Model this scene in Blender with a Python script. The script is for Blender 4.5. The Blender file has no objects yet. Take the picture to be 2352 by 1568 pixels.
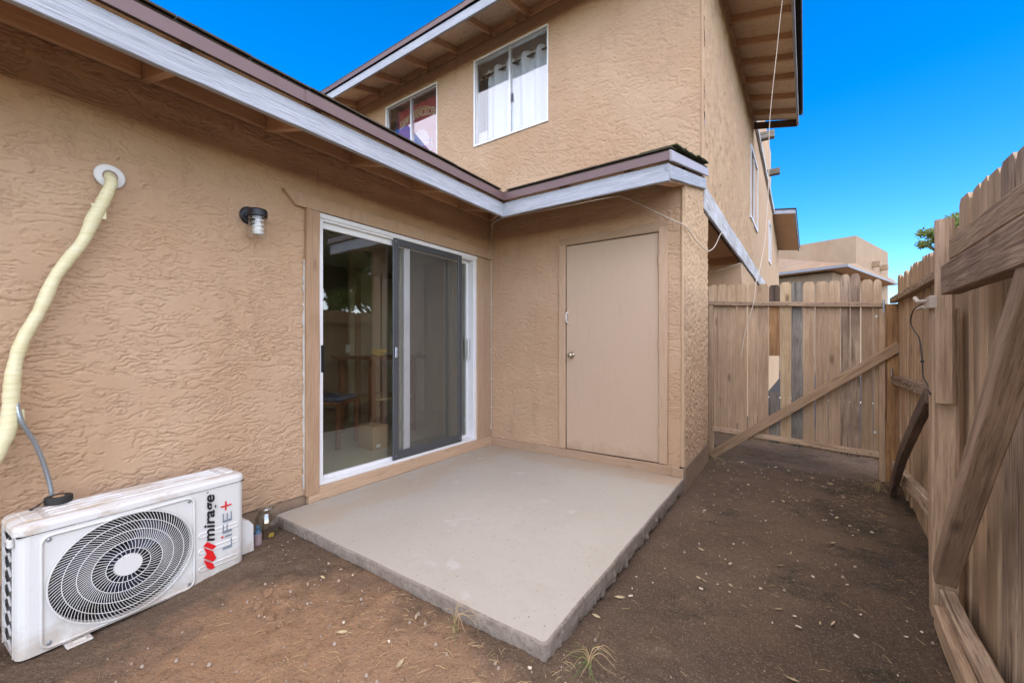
import bpy, math, random
import numpy as np
from mathutils import Vector, Matrix
random.seed(7)
rad = math.radians
sc = bpy.context.scene
COL = sc.collection

# ------------------------------------------------------------------ camera, sky, sun, exposure
cam_d = bpy.data.cameras.new("camera"); cam = bpy.data.objects.new("camera", cam_d); COL.objects.link(cam)
cam.location = (2.883, -3.742, 1.125)
cam.rotation_euler = (rad(90), 0, rad(34.63))
cam_d.sensor_width = 36.0; cam_d.lens = 943.0 / 2352.0 * 36.0
cam_d.shift_y = 10.0 / 2352.0
cam_d.clip_start = 0.02; cam_d.clip_end = 900
sc.camera = cam

SUN_DIR = Vector((0.58, -0.40, 0.71)).normalized()
w = bpy.data.worlds.new("World"); sc.world = w; w.use_nodes = True
nt = w.node_tree; nt.nodes.clear()
sky = nt.nodes.new("ShaderNodeTexSky"); sky.sky_type = 'NISHITA'; sky.sun_disc = False
sky.sun_elevation = math.asin(SUN_DIR.z); sky.sun_rotation = math.atan2(SUN_DIR.x, SUN_DIR.y)
sky.air_density = 0.8; sky.dust_density = 0.2; sky.ozone_density = 2.0
hs = nt.nodes.new("ShaderNodeHueSaturation"); hs.inputs['Saturation'].default_value = 1.46; hs.inputs['Hue'].default_value = 0.505
bg = nt.nodes.new("ShaderNodeBackground"); bg.inputs['Strength'].default_value = 0.071
wo = nt.nodes.new("ShaderNodeOutputWorld")
nt.links.new(sky.outputs[0], hs.inputs['Color']); nt.links.new(hs.outputs[0], bg.inputs['Color']); nt.links.new(bg.outputs[0], wo.inputs['Surface'])

sun_d = bpy.data.lights.new("sun", 'SUN'); sun = bpy.data.objects.new("sun", sun_d); COL.objects.link(sun)
sun_d.energy = 1.5; sun_d.angle = rad(160); sun_d.color = (1.0, 0.86, 0.70)
sun.rotation_euler = SUN_DIR.to_track_quat('Z', 'Y').to_euler(); sun.location = (6, -6, 9)

sc.view_settings.view_transform = 'Standard'; sc.view_settings.look = 'None'
sc.view_settings.gamma = 1.0; sc.view_settings.use_curve_mapping = False
sc.view_settings.exposure = 2.45
sc.cycles.use_denoising = True; sc.cycles.use_adaptive_sampling = False
sc.cycles.max_bounces = 8; sc.cycles.diffuse_bounces = 5; sc.cycles.transparent_max_bounces = 16
sc.cycles.caustics_reflective = False; sc.cycles.caustics_refractive = False

# ------------------------------------------------------------------ helpers
ROOT = {}
def _link(o): COL.objects.link(o); return o
def tag(o, label=None, cat=None, group=None, kind=None):
    if label: o['label'] = label
    if cat: o['category'] = cat
    if group: o['group'] = group
    if kind: o['kind'] = kind
    return o
def thing(name, label, cat, loc=(0, 0, 0), group=None, rotz=None):
    o = _link(bpy.data.objects.new(name, None)); o.location = loc; o.empty_display_size = 0.1
    ROOT[o] = Vector(loc) if rotz is None else Vector((0, 0, 0))
    if rotz is not None: o.rotation_euler = (0, 0, rotz)
    return tag(o, label, cat, group)
def off(parent): return ROOT.get(parent, Vector((0, 0, 0))) if parent else Vector((0, 0, 0))
def mk(name, verts, faces, mat, parent=None, smooth=False, mats=None, midx=None):
    me = bpy.data.meshes.new(name)
    of = off(parent)
    if isinstance(verts, np.ndarray):
        v = verts - np.array(of)
        f = np.asarray(faces, dtype=np.int32)
        me.vertices.add(len(v)); me.vertices.foreach_set('co', v.astype(np.float32).ravel())
        k = f.shape[1]; me.loops.add(f.size); me.loops.foreach_set('vertex_index', f.ravel())
        me.polygons.add(len(f)); me.polygons.foreach_set('loop_start', np.arange(0, f.size, k, dtype=np.int32))
        me.update(calc_edges=True)
    else:
        me.from_pydata([tuple(Vector(p) - of) for p in verts], [], faces); me.update()
    for m in (mats or [mat]): me.materials.append(m)
    if midx is not None: me.polygons.foreach_set('material_index', np.asarray(midx, dtype=np.int32))
    me.polygons.foreach_set('use_smooth', np.full(len(me.polygons), bool(smooth)))
    o = _link(bpy.data.objects.new(name, me))
    if parent: o.parent = parent; ROOT[o] = of
    return o
class MB:
    def __init__(s): s.v = []; s.f = []
    def add(s, vs, fs):
        b = len(s.v); s.v += [Vector(p) for p in vs]; s.f += [tuple(i + b for i in f) for f in fs]; return s
    def box(s, a, b):
        (x0, y0, z0), (x1, y1, z1) = a, b
        return s.add([(x0,y0,z0),(x1,y0,z0),(x1,y1,z0),(x0,y1,z0),(x0,y0,z1),(x1,y0,z1),(x1,y1,z1),(x0,y1,z1)],
                     [(0,3,2,1),(4,5,6,7),(0,1,5,4),(1,2,6,5),(2,3,7,6),(3,0,4,7)])
    def bbox(s, a, b, r=0.004):            # box with chamfered edges along every face
        x0,y0,z0 = a; x1,y1,z1 = b; vs = []; fs = []
        r = min(r, abs(x1-x0)*.45, abs(y1-y0)*.45, abs(z1-z0)*.45)
        prof = [(x0+r,y0),(x1-r,y0),(x1,y0+r),(x1,y1-r),(x1-r,y1),(x0+r,y1),(x0,y1-r),(x0,y0+r)]
        cx,cy = (x0+x1)/2,(y0+y1)/2
        ins = [(x + (r if x<cx else -r)*(1 if abs(x-cx)>abs(x1-cx)-1.5*r else 0), y + (r if y<cy else -r)*(1 if abs(y-cy)>abs(y1-cy)-1.5*r else 0)) for x,y in prof]
        for z,pp in ((z0,ins),(z0+r,prof),(z1-r,prof),(z1,ins)): vs += [(x,y,z) for x,y in pp]
        for k in range(3):
            for i in range(8): j=(i+1)%8; fs.append((k*8+i,k*8+j,k*8+8+j,k*8+8+i))
        fs.append(tuple(range(7,-1,-1))); fs.append(tuple(range(24,32)))
        return s.add(vs, fs)
    def quad(s, *p): return s.add(p, [tuple(range(len(p)))])
    def prism(s, poly, d):                 # polygon (3D points) extruded by vector d
        n = len(poly); d = Vector(d); vs = [Vector(p) for p in poly] + [Vector(p) + d for p in poly]
        fs = [tuple(range(n)), tuple(range(2*n-1, n-1, -1))] + [(i, n+i, n+(i+1)%n, (i+1)%n) for i in range(n)]
        return s.add(vs, fs)
    def tube(s, pts, r, seg=8, cap=True):
        pts = [Vector(p) for p in pts]; n = len(pts); rs = r if hasattr(r, '__len__') else [r]*n
        b = len(s.v); prev = None
        for i, p in enumerate(pts):
            t = (pts[min(i+1,n-1)] - pts[max(i-1,0)]).normalized()
            if prev is None:
                a = Vector((0,0,1)) if abs(t.z) < .9 else Vector((1,0,0)); u = t.cross(a).normalized()
            else:
                u = (prev - t*prev.dot(t)).normalized()
            prev = u; v = t.cross(u)
            for k in range(seg):
                an = 2*math.pi*k/seg; s.v.append(p + (u*math.cos(an) + v*math.sin(an))*rs[i])
        for i in range(n-1):
            for k in range(seg):
                k2 = (k+1)%seg; s.f.append((b+i*seg+k, b+i*seg+k2, b+(i+1)*seg+k2, b+(i+1)*seg+k))
        if cap:
            s.f.append(tuple(b+k for k in range(seg-1,-1,-1))); s.f.append(tuple(b+(n-1)*seg+k for k in range(seg)))
        return s
    def lathe(s, prof, c, axis='z', seg=24):   # prof: (r, h) list
        b = len(s.v); c = Vector(c)
        for r,h in prof:
            for k in range(seg):
                a = 2*math.pi*k/seg; x,y = r*math.cos(a), r*math.sin(a)
                s.v.append(c + (Vector((x,y,h)) if axis=='z' else Vector((h,x,y)) if axis=='x' else Vector((y,h,x))))
        for i in range(len(prof)-1):
            for k in range(seg):
                k2=(k+1)%seg; s.f.append((b+i*seg+k,b+i*seg+k2,b+(i+1)*seg+k2,b+(i+1)*seg+k))
        s.f.append(tuple(b+k for k in range(seg-1,-1,-1))); s.f.append(tuple(b+(len(prof)-1)*seg+k for k in range(seg)))
        return s
    def build(s, name, mat, parent=None, smooth=False): return mk(name, s.v, s.f, mat, parent, smooth)

def bar(name, p0, p1, wid, th, ydir, mat, parent=None, seg=4, jit=0.0015, ch=0.004, bow=0.0):
    """sawn timber from p0 to p1 (local Z runs along the grain); ydir = direction of the thickness"""
    p0 = Vector(p0); p1 = Vector(p1); L = (p1-p0).length; z = (p1-p0)/L
    y = Vector(ydir); y = (y - z*y.dot(z)).normalized(); x = y.cross(z)
    a, b = wid/2, th/2; prof = [(-a+ch,-b),(a-ch,-b),(a,-b+ch),(a,b-ch),(a-ch,b),(-a+ch,b),(-a,b-ch),(-a,-b+ch)]
    vs = []; fs = []
    for i in range(seg+1):
        f = i/seg; bx = random.uniform(-jit,jit); by = random.uniform(-jit,jit) + bow*4*f*(1-f)
        for q in prof: vs.append((q[0]+bx+random.uniform(-jit,jit)*.4, q[1]+by, f*L))
    for i in range(seg):
        for k in range(8): k2=(k+1)%8; fs.append((i*8+k,i*8+k2,i*8+8+k2,i*8+8+k))
    fs.append(tuple(range(7,-1,-1))); fs.append(tuple(seg*8+k for k in range(8)))
    me = bpy.data.meshes.new(name); me.from_pydata(vs, [], fs); me.materials.append(mat); me.update()
    o = _link(bpy.data.objects.new(name, me))
    M = Matrix((x, y, z)).transposed().to_4x4(); M.translation = p0 - off(parent)
    if parent: o.parent = parent
    o.matrix_basis = M
    return o
def dogboard(name, x0, x1, yc, z0, z1, th, mat, parent, dog=0.02, lean=0.0):
    """vertical fence picket with clipped top corners, in the parent's frame"""
    wd = x1-x0; n = 5; a = wd/2; vs = []; fs = []; L = z1-z0; dog = min(dog, wd*.35)
    rows = [(-a,a,L*i/(n-1)*(1-dog*1.3/L)) for i in range(n)] + [(-a+dog*.9, a-dog*.9, L)]
    ph = random.uniform(0,6); twist = random.uniform(-.03,.03); cup = random.uniform(-.003,.003)
    for i,(l,r,z) in enumerate(rows):
        j = random.uniform(-.0015,.0015) if 0 < i < n-1 else 0
        yb = .003*math.sin(ph+z*2.2)
        for xx in (l+j, r+j):
            for s in (-1,1): vs.append((xx+lean*z, yb+cup+s*th/2+twist*xx*z/L*2, z))
    for i in range(len(rows)-1):
        b=i*4; c=b+4
        fs += [(b,b+2,c+2,c),(b+3,b+1,c+1,c+3),(b+1,b,c,c+1),(b+2,b+3,c+3,c+2)]
    e=(len(rows)-1)*4; fs += [(0,1,3,2),(e,e+2,e+3,e+1)]
    me = bpy.data.meshes.new(name); me.from_pydata(vs, [], fs); me.materials.append(mat); me.update()
    o = _link(bpy.data.objects.new(name, me)); o.parent = parent
    o.location = Vector(((x0+x1)/2, yc, z0)) - off(parent)
    return o

# --- numpy value noise
def _h(ix, iy, seed):
    with np.errstate(over='ignore'):
        n = (ix.astype(np.int64)*374761393 + iy.astype(np.int64)*668265263 + seed*982451653) & 0xFFFFFFFF
        n = ((n ^ (n >> 13))*1274126177) & 0xFFFFFFFF
        n = ((n ^ (n >> 16))*2246822519) & 0xFFFFFFFF
    return ((n ^ (n >> 15)) & 0xFFFFFF)/float(0xFFFFFF)
def vn(x, y, seed=0):
    ix = np.floor(x); iy = np.floor(y); fx = x-ix; fy = y-iy
    fx = fx*fx*fx*(fx*(fx*6-15)+10); fy = fy*fy*fy*(fy*(fy*6-15)+10)
    a=_h(ix,iy,seed); b=_h(ix+1,iy,seed); c=_h(ix,iy+1,seed); d=_h(ix+1,iy+1,seed)
    return (a*(1-fx)+b*fx)*(1-fy)+(c*(1-fx)+d*fx)*fy
def fbm(x, y, o=4, seed=0):
    r=0; amp=.5; tot=0
    for i in range(o): r = r+amp*vn(x*2**i+17.3*i, y*2**i+9.1*i, seed+i); tot+=amp; amp*=.5
    return r/tot
def sstep(a, b, x): t=np.clip((x-a)/(b-a),0,1); return t*t*(3-2*t)
def lace(u, v, seed, fx=4.0, fy=11.0, amp=.006, slope=3.0, fine=1.0, tilt=0.0, wid=.0038):
    """skip-trowelled stucco: warped terraces whose ledges break off downwards"""
    uu = u + .05*(fbm(u*8,v*9,3,seed+50)-.5); vv = v + tilt*u + .06*(fbm(u*8,v*11,3,seed+60)-.5)
    t1 = fbm(uu*fx, vv*fy*1.2, 5, seed)*5.0 - vv*slope*1.6; f1 = t1 - np.floor(t1)
    t2 = fbm(uu*fx*2.1, vv*fy*2.0, 4, seed+20)*4.0 - vv*slope*3.0; f2 = t2 - np.floor(t2)
    m1 = sstep(.40,.50,fbm(u*9,v*14,3,seed+31)); m2 = sstep(.42,.52,fbm(u*10+9,v*15+3,3,seed+41))
    def crack(t):
        gy, gx = np.gradient(t, v[:,0], u[0,:]); d = np.abs(t-np.round(t))/np.maximum(np.hypot(gx,gy),1.0); return np.exp(-(d/wid)**2)
    h = amp*(.38*m1*f1**3 + .28*m2*f2**3) - amp*.80*np.maximum(m1*crack(t1), m2*crack(t2)*.8)
    return h + amp*.12*fine*(fbm(u*60,v*70,2,seed+70)-.5) + amp*.25*(fbm(u*3,v*3,2,seed+80)-.5)
def pebble(u, v, seed, amp=.006, fx=22, fy=14):
    n = fbm(u*fx, v*fy, 3, seed); return amp*(sstep(.38,.62,n)) + amp*.3*fbm(u*50,v*50,2,seed+5)
def axis(a, b, step, brk=()):
    pts = sorted(set([a,b]+[p for p in brk if a<p<b])); out=[a]
    for p,q in zip(pts[:-1],pts[1:]):
        n=max(1,int(math.ceil((q-p)/step))); out += [p+(q-p)*(i+1)/n for i in range(n)]
    return np.array(out)
def wall(name, org, ud, nrm, u, v, hfun, mat, parent, holes=(), seams=(), vmask=None):
    """plaster wall: a grid over (u, v) displaced outwards, open where the holes are, with a closed back"""
    brk_u=[h[0] for h in holes]+[h[1] for h in holes]; brk_v=[h[2] for h in holes]+[h[3] for h in holes]
    for s_ in seams: brk_u += [s_[0]-.006, s_[0]-.003, s_[0]+.003, s_[0]+.006]
    U=axis(u[0],u[1],u[2],brk_u); V=axis(v[0],v[1],v[2],brk_v)
    UU,VV=np.meshgrid(U,V); H=hfun(UU,VV)
    for (su,s0,s1) in seams:
        m=(np.abs(UU-su)<.0045)&(VV>=s0)&(VV<=s1); H=np.where(m,-.007,H)
    org=np.array(org,float); ud=np.array(ud,float); nr=np.array(nrm,float)
    Pn=org+UU[...,None]*ud+np.stack([0*VV,0*VV,VV],-1)+H[...,None]*nr
    nu,nv=len(U),len(V); idx=np.arange(nu*nv).reshape(nv,nu)
    F=np.stack([idx[:-1,:-1],idx[:-1,1:],idx[1:,1:],idx[1:,:-1]],-1)
    uc=(U[:-1]+U[1:])/2; vc=(V[:-1]+V[1:])/2; UC,VC=np.meshgrid(uc,vc); keep=np.ones(UC.shape,bool)
    for h in holes: keep &= ~((UC>h[0])&(UC<h[1])&(VC>h[2])&(VC<h[3]))
    if vmask is not None: keep &= vmask(UC,VC)
    F=F[keep]
    if np.dot(np.cross(ud,[0,0,1]),nr)<0: F=F[:,::-1]
    return mk(name, Pn.reshape(-1,3), F, mat, parent, smooth=True)

# ------------------------------------------------------------------ materials
class NT:
    def __init__(s, name):
        s.m = bpy.data.materials.new(name); s.m.use_nodes=True; s.t=s.m.node_tree; s.t.nodes.clear()
        s.out=s.t.nodes.new('ShaderNodeOutputMaterial')
    def n(s, typ, **kw):
        nd=s.t.nodes.new('ShaderNode'+typ)
        for k,v in kw.items():
            if k[0]=='_': setattr(nd,k[1:],v)
            else:
                key = int(k[1:]) if k[0]=='i' and k[1:].isdigit() else k.replace('__',' ')
                if hasattr(v,'is_linked') or isinstance(v,bpy.types.NodeSocket): s.t.links.new(v, nd.inputs[key])
                else: nd.inputs[key].default_value=v
        return nd
    def l(s,a,b): s.t.links.new(a,b)
    def ramp(s, fac, stops, interp='LINEAR'):
        r=s.t.nodes.new('ShaderNodeValToRGB'); r.color_ramp.interpolation=interp; el=r.color_ramp.elements
        while len(el)<len(stops): el.new(.5)
        for e,(p,c) in zip(el,stops): e.position=p; e.color=(c[0],c[1],c[2],1) if hasattr(c,'__len__') else (c,c,c,1)
        s.l(fac,r.inputs[0]); return r.outputs[0]
    def mix(s, f, a, b, mode='MIX'):
        m=s.t.nodes.new('ShaderNodeMix'); m.data_type='RGBA'; m.blend_type=mode
        for sock,v in ((m.inputs[0],f),(m.inputs[6],a),(m.inputs[7],b)):
            if isinstance(v,bpy.types.NodeSocket): s.l(v,sock)
            elif hasattr(v,'__len__'): sock.default_value=(v[0],v[1],v[2],1)
            else: sock.default_value=v
        return m.outputs[2]
    def math(s, op, a, b=0.0, clamp=False):
        m=s.t.nodes.new('ShaderNodeMath'); m.operation=op; m.use_clamp=clamp
        for i,v in enumerate((a,b)):
            if isinstance(v,bpy.types.NodeSocket): s.l(v,m.inputs[i])
            else: m.inputs[i].default_value=v
        return m.outputs[0]
    def coord(s, scale=(1,1,1), rnd=0.0, which='Object'):
        tc=s.n('TexCoord'); v=tc.outputs[which]
        if rnd:
            oi=s.n('ObjectInfo'); vm=s.n('VectorMath',_operation='ADD'); s.l(v,vm.inputs[0])
            cx=s.n('CombineXYZ'); r=s.math('MULTIPLY',oi.outputs['Random'],rnd)
            for i in range(3): s.l(r,cx.inputs[i])
            s.l(cx.outputs[0],vm.inputs[1]); v=vm.outputs[0]
        mp=s.n('Mapping'); s.l(v,mp.inputs[0]); mp.inputs['Scale'].default_value=scale; return mp.outputs[0]
    def noise(s, vec, scale=5., detail=4., rough=.55, dist=0.):
        nd=s.n('TexNoise',Scale=scale,Detail=detail,Roughness=rough,Distortion=dist); s.l(vec,nd.inputs['Vector']); return nd.outputs['Fac']
    def bsdf(s, col, rough=.8, metal=0., bump=None, bstr=.3, bdist=.01, spec=.35, **kw):
        b=s.n('BsdfPrincipled')
        for k,v in (('Base Color',col),('Roughness',rough),('Metallic',metal),('Specular IOR Level',spec)):
            if isinstance(v,bpy.types.NodeSocket): s.l(v,b.inputs[k])
            elif hasattr(v,'__len__'): b.inputs[k].default_value=(v[0],v[1],v[2],1)
            else: b.inputs[k].default_value=v
        if bump is not None:
            bm=s.n('Bump',Strength=bstr,Distance=bdist); s.l(bump,bm.inputs['Height']); s.l(bm.outputs[0],b.inputs['Normal'])
        s.l(b.outputs[0],s.out.inputs['Surface']); return s.m
def plain(name, col, rough=.5, metal=0., spec=.5, var=.0, bumps=0.):
    t=NT(name); c=col
    if var:
        n=t.noise(t.coord(),9,5); c=t.mix(n,[x*(1-var) for x in col],[min(1,x*(1+var)) for x in col])
    b=t.noise(t.coord(),160,3) if bumps else None
    return t.bsdf(c,rough,metal,b,bumps,.004,spec)
def m_stucco(name, a, b, stain=(.40,.215,.11), sf=.35):
    t=NT(name); v=t.coord()
    c=t.mix(t.ramp(t.noise(v,1.6,5),[(.3,0),(.7,1)]),a,b)
    c=t.mix(t.math('MULTIPLY',t.ramp(t.noise(v,.9,4,.6),[(.47,0),(.62,1)]),sf),c,stain)
    c=t.mix(t.ramp(t.noise(t.coord((1,1,.22)),5.5,5,.65),[(.56,0),(.70,.35)]),c,[q*.74 for q in a])
    c=t.mix(t.ramp(t.noise(v,3.3,6,.7),[(.57,0),(.66,.30)]),c,[min(1,q*1.16) for q in b])
    c=t.mix(t.ramp(t.noise(t.coord((1,1,.35)),14,4),[(.62,0),(.85,.22)]),c,(.20,.13,.085))
    h=t.math('ADD',t.noise(v,60,4,.65),t.math('MULTIPLY',t.noise(v,230,2),.5))
    return t.bsdf(c,.92,0,h,.5,.004,.2)
def m_wood(name, a, b, dark, rough=.85, knots=.5, grain=1.0, tone=.25, peel=None):
    t=NT(name); v=t.coord((1,1,1),37.0)
    mp=t.n('Mapping'); t.l(v,mp.inputs[0]); mp.inputs['Scale'].default_value=(38*grain,38*grain,3.4); g=t.noise(mp.outputs[0],1,6,.6,.6)
    mp2=t.n('Mapping'); t.l(v,mp2.inputs[0]); mp2.inputs['Scale'].default_value=(150*grain,150*grain,7.0); g2=t.noise(mp2.outputs[0],1,3,.6)
    c=t.mix(t.ramp(g,[(.34,0),(.66,1)]),a,b)
    c=t.mix(t.ramp(g2,[(.50,0),(.68,.3+tone)]),c,dark)
    big=t.noise(v,1.7,3); c=t.mix(t.ramp(big,[(.42,0),(.66,tone*1.6)]),c,dark)
    mp3=t.n('Mapping'); t.l(v,mp3.inputs[0]); mp3.inputs['Scale'].default_value=(55*grain,55*grain,1.8); c=t.mix(t.ramp(t.noise(mp3.outputs[0],1,2,.5),[(.57,0),(.66,tone*2.0)]),c,dark)
    oi=t.n('ObjectInfo'); hsv=t.n('HueSaturation'); t.l(c,hsv.inputs['Color'])
    t.l(t.math('ADD',t.math('MULTIPLY',oi.outputs['Random'],.30),.84),hsv.inputs['Value']); c=hsv.outputs[0]
    if knots:
        mk_=t.n('Mapping'); t.l(v,mk_.inputs[0]); mk_.inputs['Scale'].default_value=(7,7,2.6)
        vo=t.n('TexVoronoi',Scale=1.0); t.l(mk_.outputs[0],vo.inputs['Vector'])
        c=t.mix(t.ramp(vo.outputs['Distance'],[(.06,knots),(.17,0)]),c,[x*.45 for x in dark])
    if peel:
        pm=t.n('Mapping'); t.l(v,pm.inputs[0]); pm.inputs['Scale'].default_value=(30,30,3); pn=t.noise(pm.outputs[0],1,6,.7)
        c=t.mix(t.ramp(pn,[(peel[1],0),(peel[1]+.06,.9)]),c,peel[0])
    h=t.math('ADD',g,t.math('MULTIPLY',g2,.8))
    return t.bsdf(c,rough,0,h,.7,.010,.25)
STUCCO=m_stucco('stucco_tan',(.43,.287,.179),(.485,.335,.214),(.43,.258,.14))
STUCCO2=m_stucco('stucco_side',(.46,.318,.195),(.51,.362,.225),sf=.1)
STUCCO_FAR=m_stucco('stucco_far',(.33,.238,.155),(.38,.28,.188),sf=.1)
TRIM=m_wood('trim_paint',(.425,.288,.184),(.465,.325,.212),(.37,.245,.15),.7,.15,.6,.12)
JAMB=m_wood('jamb_wood',(.37,.235,.14),(.43,.285,.175),(.30,.18,.10),.7,.4,.5,.2)
SOFFIT=m_wood('soffit_paint',(.62,.47,.32),(.66,.52,.37),(.46,.33,.22),.8,.3,.3,.3)
EAVE=m_wood('eave_paint',(.54,.345,.21),(.59,.385,.24),(.42,.26,.15),.75,.2,.5,.2)
FASCIA=m_wood('fascia_white',(.38,.405,.445),(.46,.48,.515),(.27,.285,.31),.6,.0,.7,.2,((.30,.29,.29),.72))
FASCIA_OLD=m_wood('fascia_peeling',(.58,.60,.62),(.66,.67,.69),(.34,.33,.31),.75,.2,.6,.5,((.27,.22,.17),.60))
RUSTN=plain('rusty_nail',(.045,.026,.018),.8,.3)
GREYF=plain('fascia_grey',(.27,.28,.30),.6,0,.3,.1)
DRIP=plain('drip_brown',(.135,.078,.074),.45,.0,.5,.15)
DRIP_L=plain('drip_edge_skylit',(.40,.375,.40),.5,0,.4,.1)  # drip edge lightened in colour for the skylight on the side edge
SHINGLE=plain('shingle_grit',(.075,.06,.045),.95,0,.1,.5,.8)
MOSS=plain('shingle_mossy',(.06,.065,.03),.95,0,.1,.5,.8)
FENCE=m_wood('fence_stain',(.42,.288,.172),(.53,.378,.242),(.25,.168,.10),.85,.65,1.0,.16)
RAIL=m_wood('rail_stain',(.41,.285,.18),(.50,.36,.24),(.22,.145,.09),.85,.5,.8,.3)
RAILW=m_wood('rail_weathered',(.38,.28,.19),(.52,.395,.275),(.175,.115,.08),.9,.5,.8,.5)
DARKW=m_wood('wood_dark',(.13,.085,.058),(.19,.13,.092),(.06,.042,.032),.9,.5,.8,.5)
GREYW=m_wood('wood_grey',(.21,.19,.155),(.31,.275,.225),(.10,.09,.075),.9,.5,.9,.6)
PALEW=m_wood('wood_pale',(.50,.36,.20),(.56,.43,.27),(.33,.21,.11),.8,.9,.6,.3)
ORANGEW=m_wood('wood_raw_orange',(.34,.18,.075),(.43,.25,.11),(.16,.085,.04),.8,.8,.8,.4)
BRACE=m_wood('brace_wood',(.36,.235,.135),(.45,.32,.20),(.24,.15,.085),.85,.6,.6,.3)
BRACED=m_wood('brace_weathered',(.38,.265,.175),(.48,.345,.235),(.19,.125,.082),.9,.6,.7,.35)
RAILD=m_wood('rail_dark',(.36,.255,.165),(.46,.34,.23),(.165,.108,.073),.9,.5,.8,.6)
WHITE=plain('white_frame',(.74,.74,.73),.4,0,.5,.06)
ALU=plain('aluminium',(.62,.62,.60),.35,.7,.5,.1)
DARKF=plain('screen_frame',(.082,.088,.094),.45,.3,.5,.1)
BLACK=plain('black_metal',(.012,.012,.014),.4,.2,.5)
RUBBER=plain('black_rubber',(.02,.018,.017),.7)
def m_door():
    t=NT('door_paint'); v=t.coord(); c=t.mix(t.noise(v,2.0,5,.6),(.45,.33,.228),(.49,.362,.252))
    c=t.mix(t.ramp(t.noise(t.coord((3,3,.5)),6,5,.65),[(.56,0),(.70,.28)]),c,(.36,.255,.165)); c=t.mix(t.ramp(t.noise(v,24,5,.75),[(.60,0),(.70,.4)]),c,(.34,.235,.15))
    x=t.n('SeparateXYZ'); t.l(v,x.inputs[0]); low=t.math('ADD',x.outputs[2],t.math('MULTIPLY',t.noise(v,7,4,.7),.35)); c=t.mix(t.ramp(low,[(.24,.55),(.36,0)]),c,(.34,.235,.145))
    return t.bsdf(c,.6,0,t.noise(v,140,2),.15,.002,.3)
DOOR=m_door()
KNOB=plain('knob_brass',(.45,.40,.30),.3,.9)
PWHITE=plain('white_plastic',(.70,.69,.66),.5)
def m_ac():
    t=NT('ac_enamel'); v=t.coord(); x=t.n('SeparateXYZ'); t.l(v,x.inputs[0])
    low=t.math('ADD',x.outputs[2],t.math('MULTIPLY',t.math('SUBTRACT',t.noise(v,6,5,.7),.5),.55))
    c=t.mix(t.ramp(low,[(.0,.55),(.13,0)]),(.62,.615,.58),(.36,.28,.20)); c=t.mix(t.ramp(t.noise(t.coord((1,1,.3)),16,5,.7),[(.56,0),(.72,.28)]),c,(.42,.37,.29))
    return t.bsdf(c,.38,0,spec=.5)
ACW=m_ac()
ACTOP=None
CABLE=plain('cable_white',(.56,.48,.38),.5)
WIRE=plain('wire_black',(.015,.015,.016),.5)
CLOTH=plain('curtain_cloth',(.72,.72,.73),.9,0,.1)
ROOMW=plain('room_wall',(.64,.55,.42),.9)
ROOMC=plain('room_ceiling',(.84,.82,.77),.9)
FLOORT=plain('floor_tile',(.52,.49,.39),.35,0,.5,.1)
CARD=plain('cardboard',(.36,.23,.13),.85,0,.2,.08)
CHERRY=m_wood('cherry_wood',(.15,.055,.025),(.20,.08,.04),(.08,.03,.015),.4,.0,.6,.2)
YEL=plain('banana_yellow',(.62,.42,.06),.5)
CUSH=plain('chair_cushion',(.10,.13,.20),.9)
BLIND=plain('blind_vinyl',(.52,.55,.52),.5)
RED=plain('print_red',(.62,.012,.015),.4); INK=plain('print_black',(.012,.012,.013),.4); GREYI=plain('print_grey',(.19,.22,.26),.4)
LATCHM=plain('latch_paint',(.45,.38,.30),.55,.1,.4,.1)
GALV=plain('galvanised',(.42,.47,.52),.35,.8,.5,.2)
CONC_F=plain('foundation',(.27,.19,.13),.95,0,.1,.35,.6)

def m_ac_top():
    t=NT('ac_top_dusty'); v=t.coord((1,1,1)); n=t.noise(t.coord((2.2,14,4)),2.2,5,.65)
    c=t.mix(t.ramp(n,[(.47,0),(.62,.8)]),(.63,.62,.585),(.42,.32,.21)); return t.bsdf(c,.45,0)
ACTOP=m_ac_top()
def m_glass(name, tint=(1,1,1), k=1.0, base=.05):
    t=NT(name); lw=t.n('LayerWeight',Blend=.5); f=t.math('POWER',lw.outputs['Facing'],4.0)
    f=t.math('ADD',t.math('MULTIPLY',f,k*(1-base)),base*k,True)
    tr=t.n('BsdfTransparent',Color=(*tint,1)); gl=t.n('BsdfGlossy',Roughness=0.0,Color=(.96,.98,1,1))
    mx=t.n('MixShader'); t.l(f,mx.inputs[0]); t.l(tr.outputs[0],mx.inputs[1]); t.l(gl.outputs[0],mx.inputs[2]); t.l(mx.outputs[0],t.out.inputs[0]); return t.m
GLASS=m_glass('window_glass',(.95,.97,.98),1.0,.12)
GLASSD=m_glass('door_glass',(.92,.93,.88),1.0,.085)
JARG=m_glass('jar_glass',(.84,.86,.83),1.0,.2)
def m_screen():
    t=NT('insect_screen'); tr=t.n('BsdfTransparent'); df=t.n('BsdfDiffuse',Color=(.17,.16,.14,1)); mx=t.n('MixShader')
    n=t.noise(t.coord((1,1,.4)),3,4); f=t.ramp(n,[(.3,.16),(.75,.25)])
    t.l(f,mx.inputs[0]); t.l(tr.outputs[0],mx.inputs[1]); t.l(df.outputs[0],mx.inputs[2]); t.l(mx.outputs[0],t.out.inputs[0]); return t.m
SCREEN=m_screen()
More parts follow.
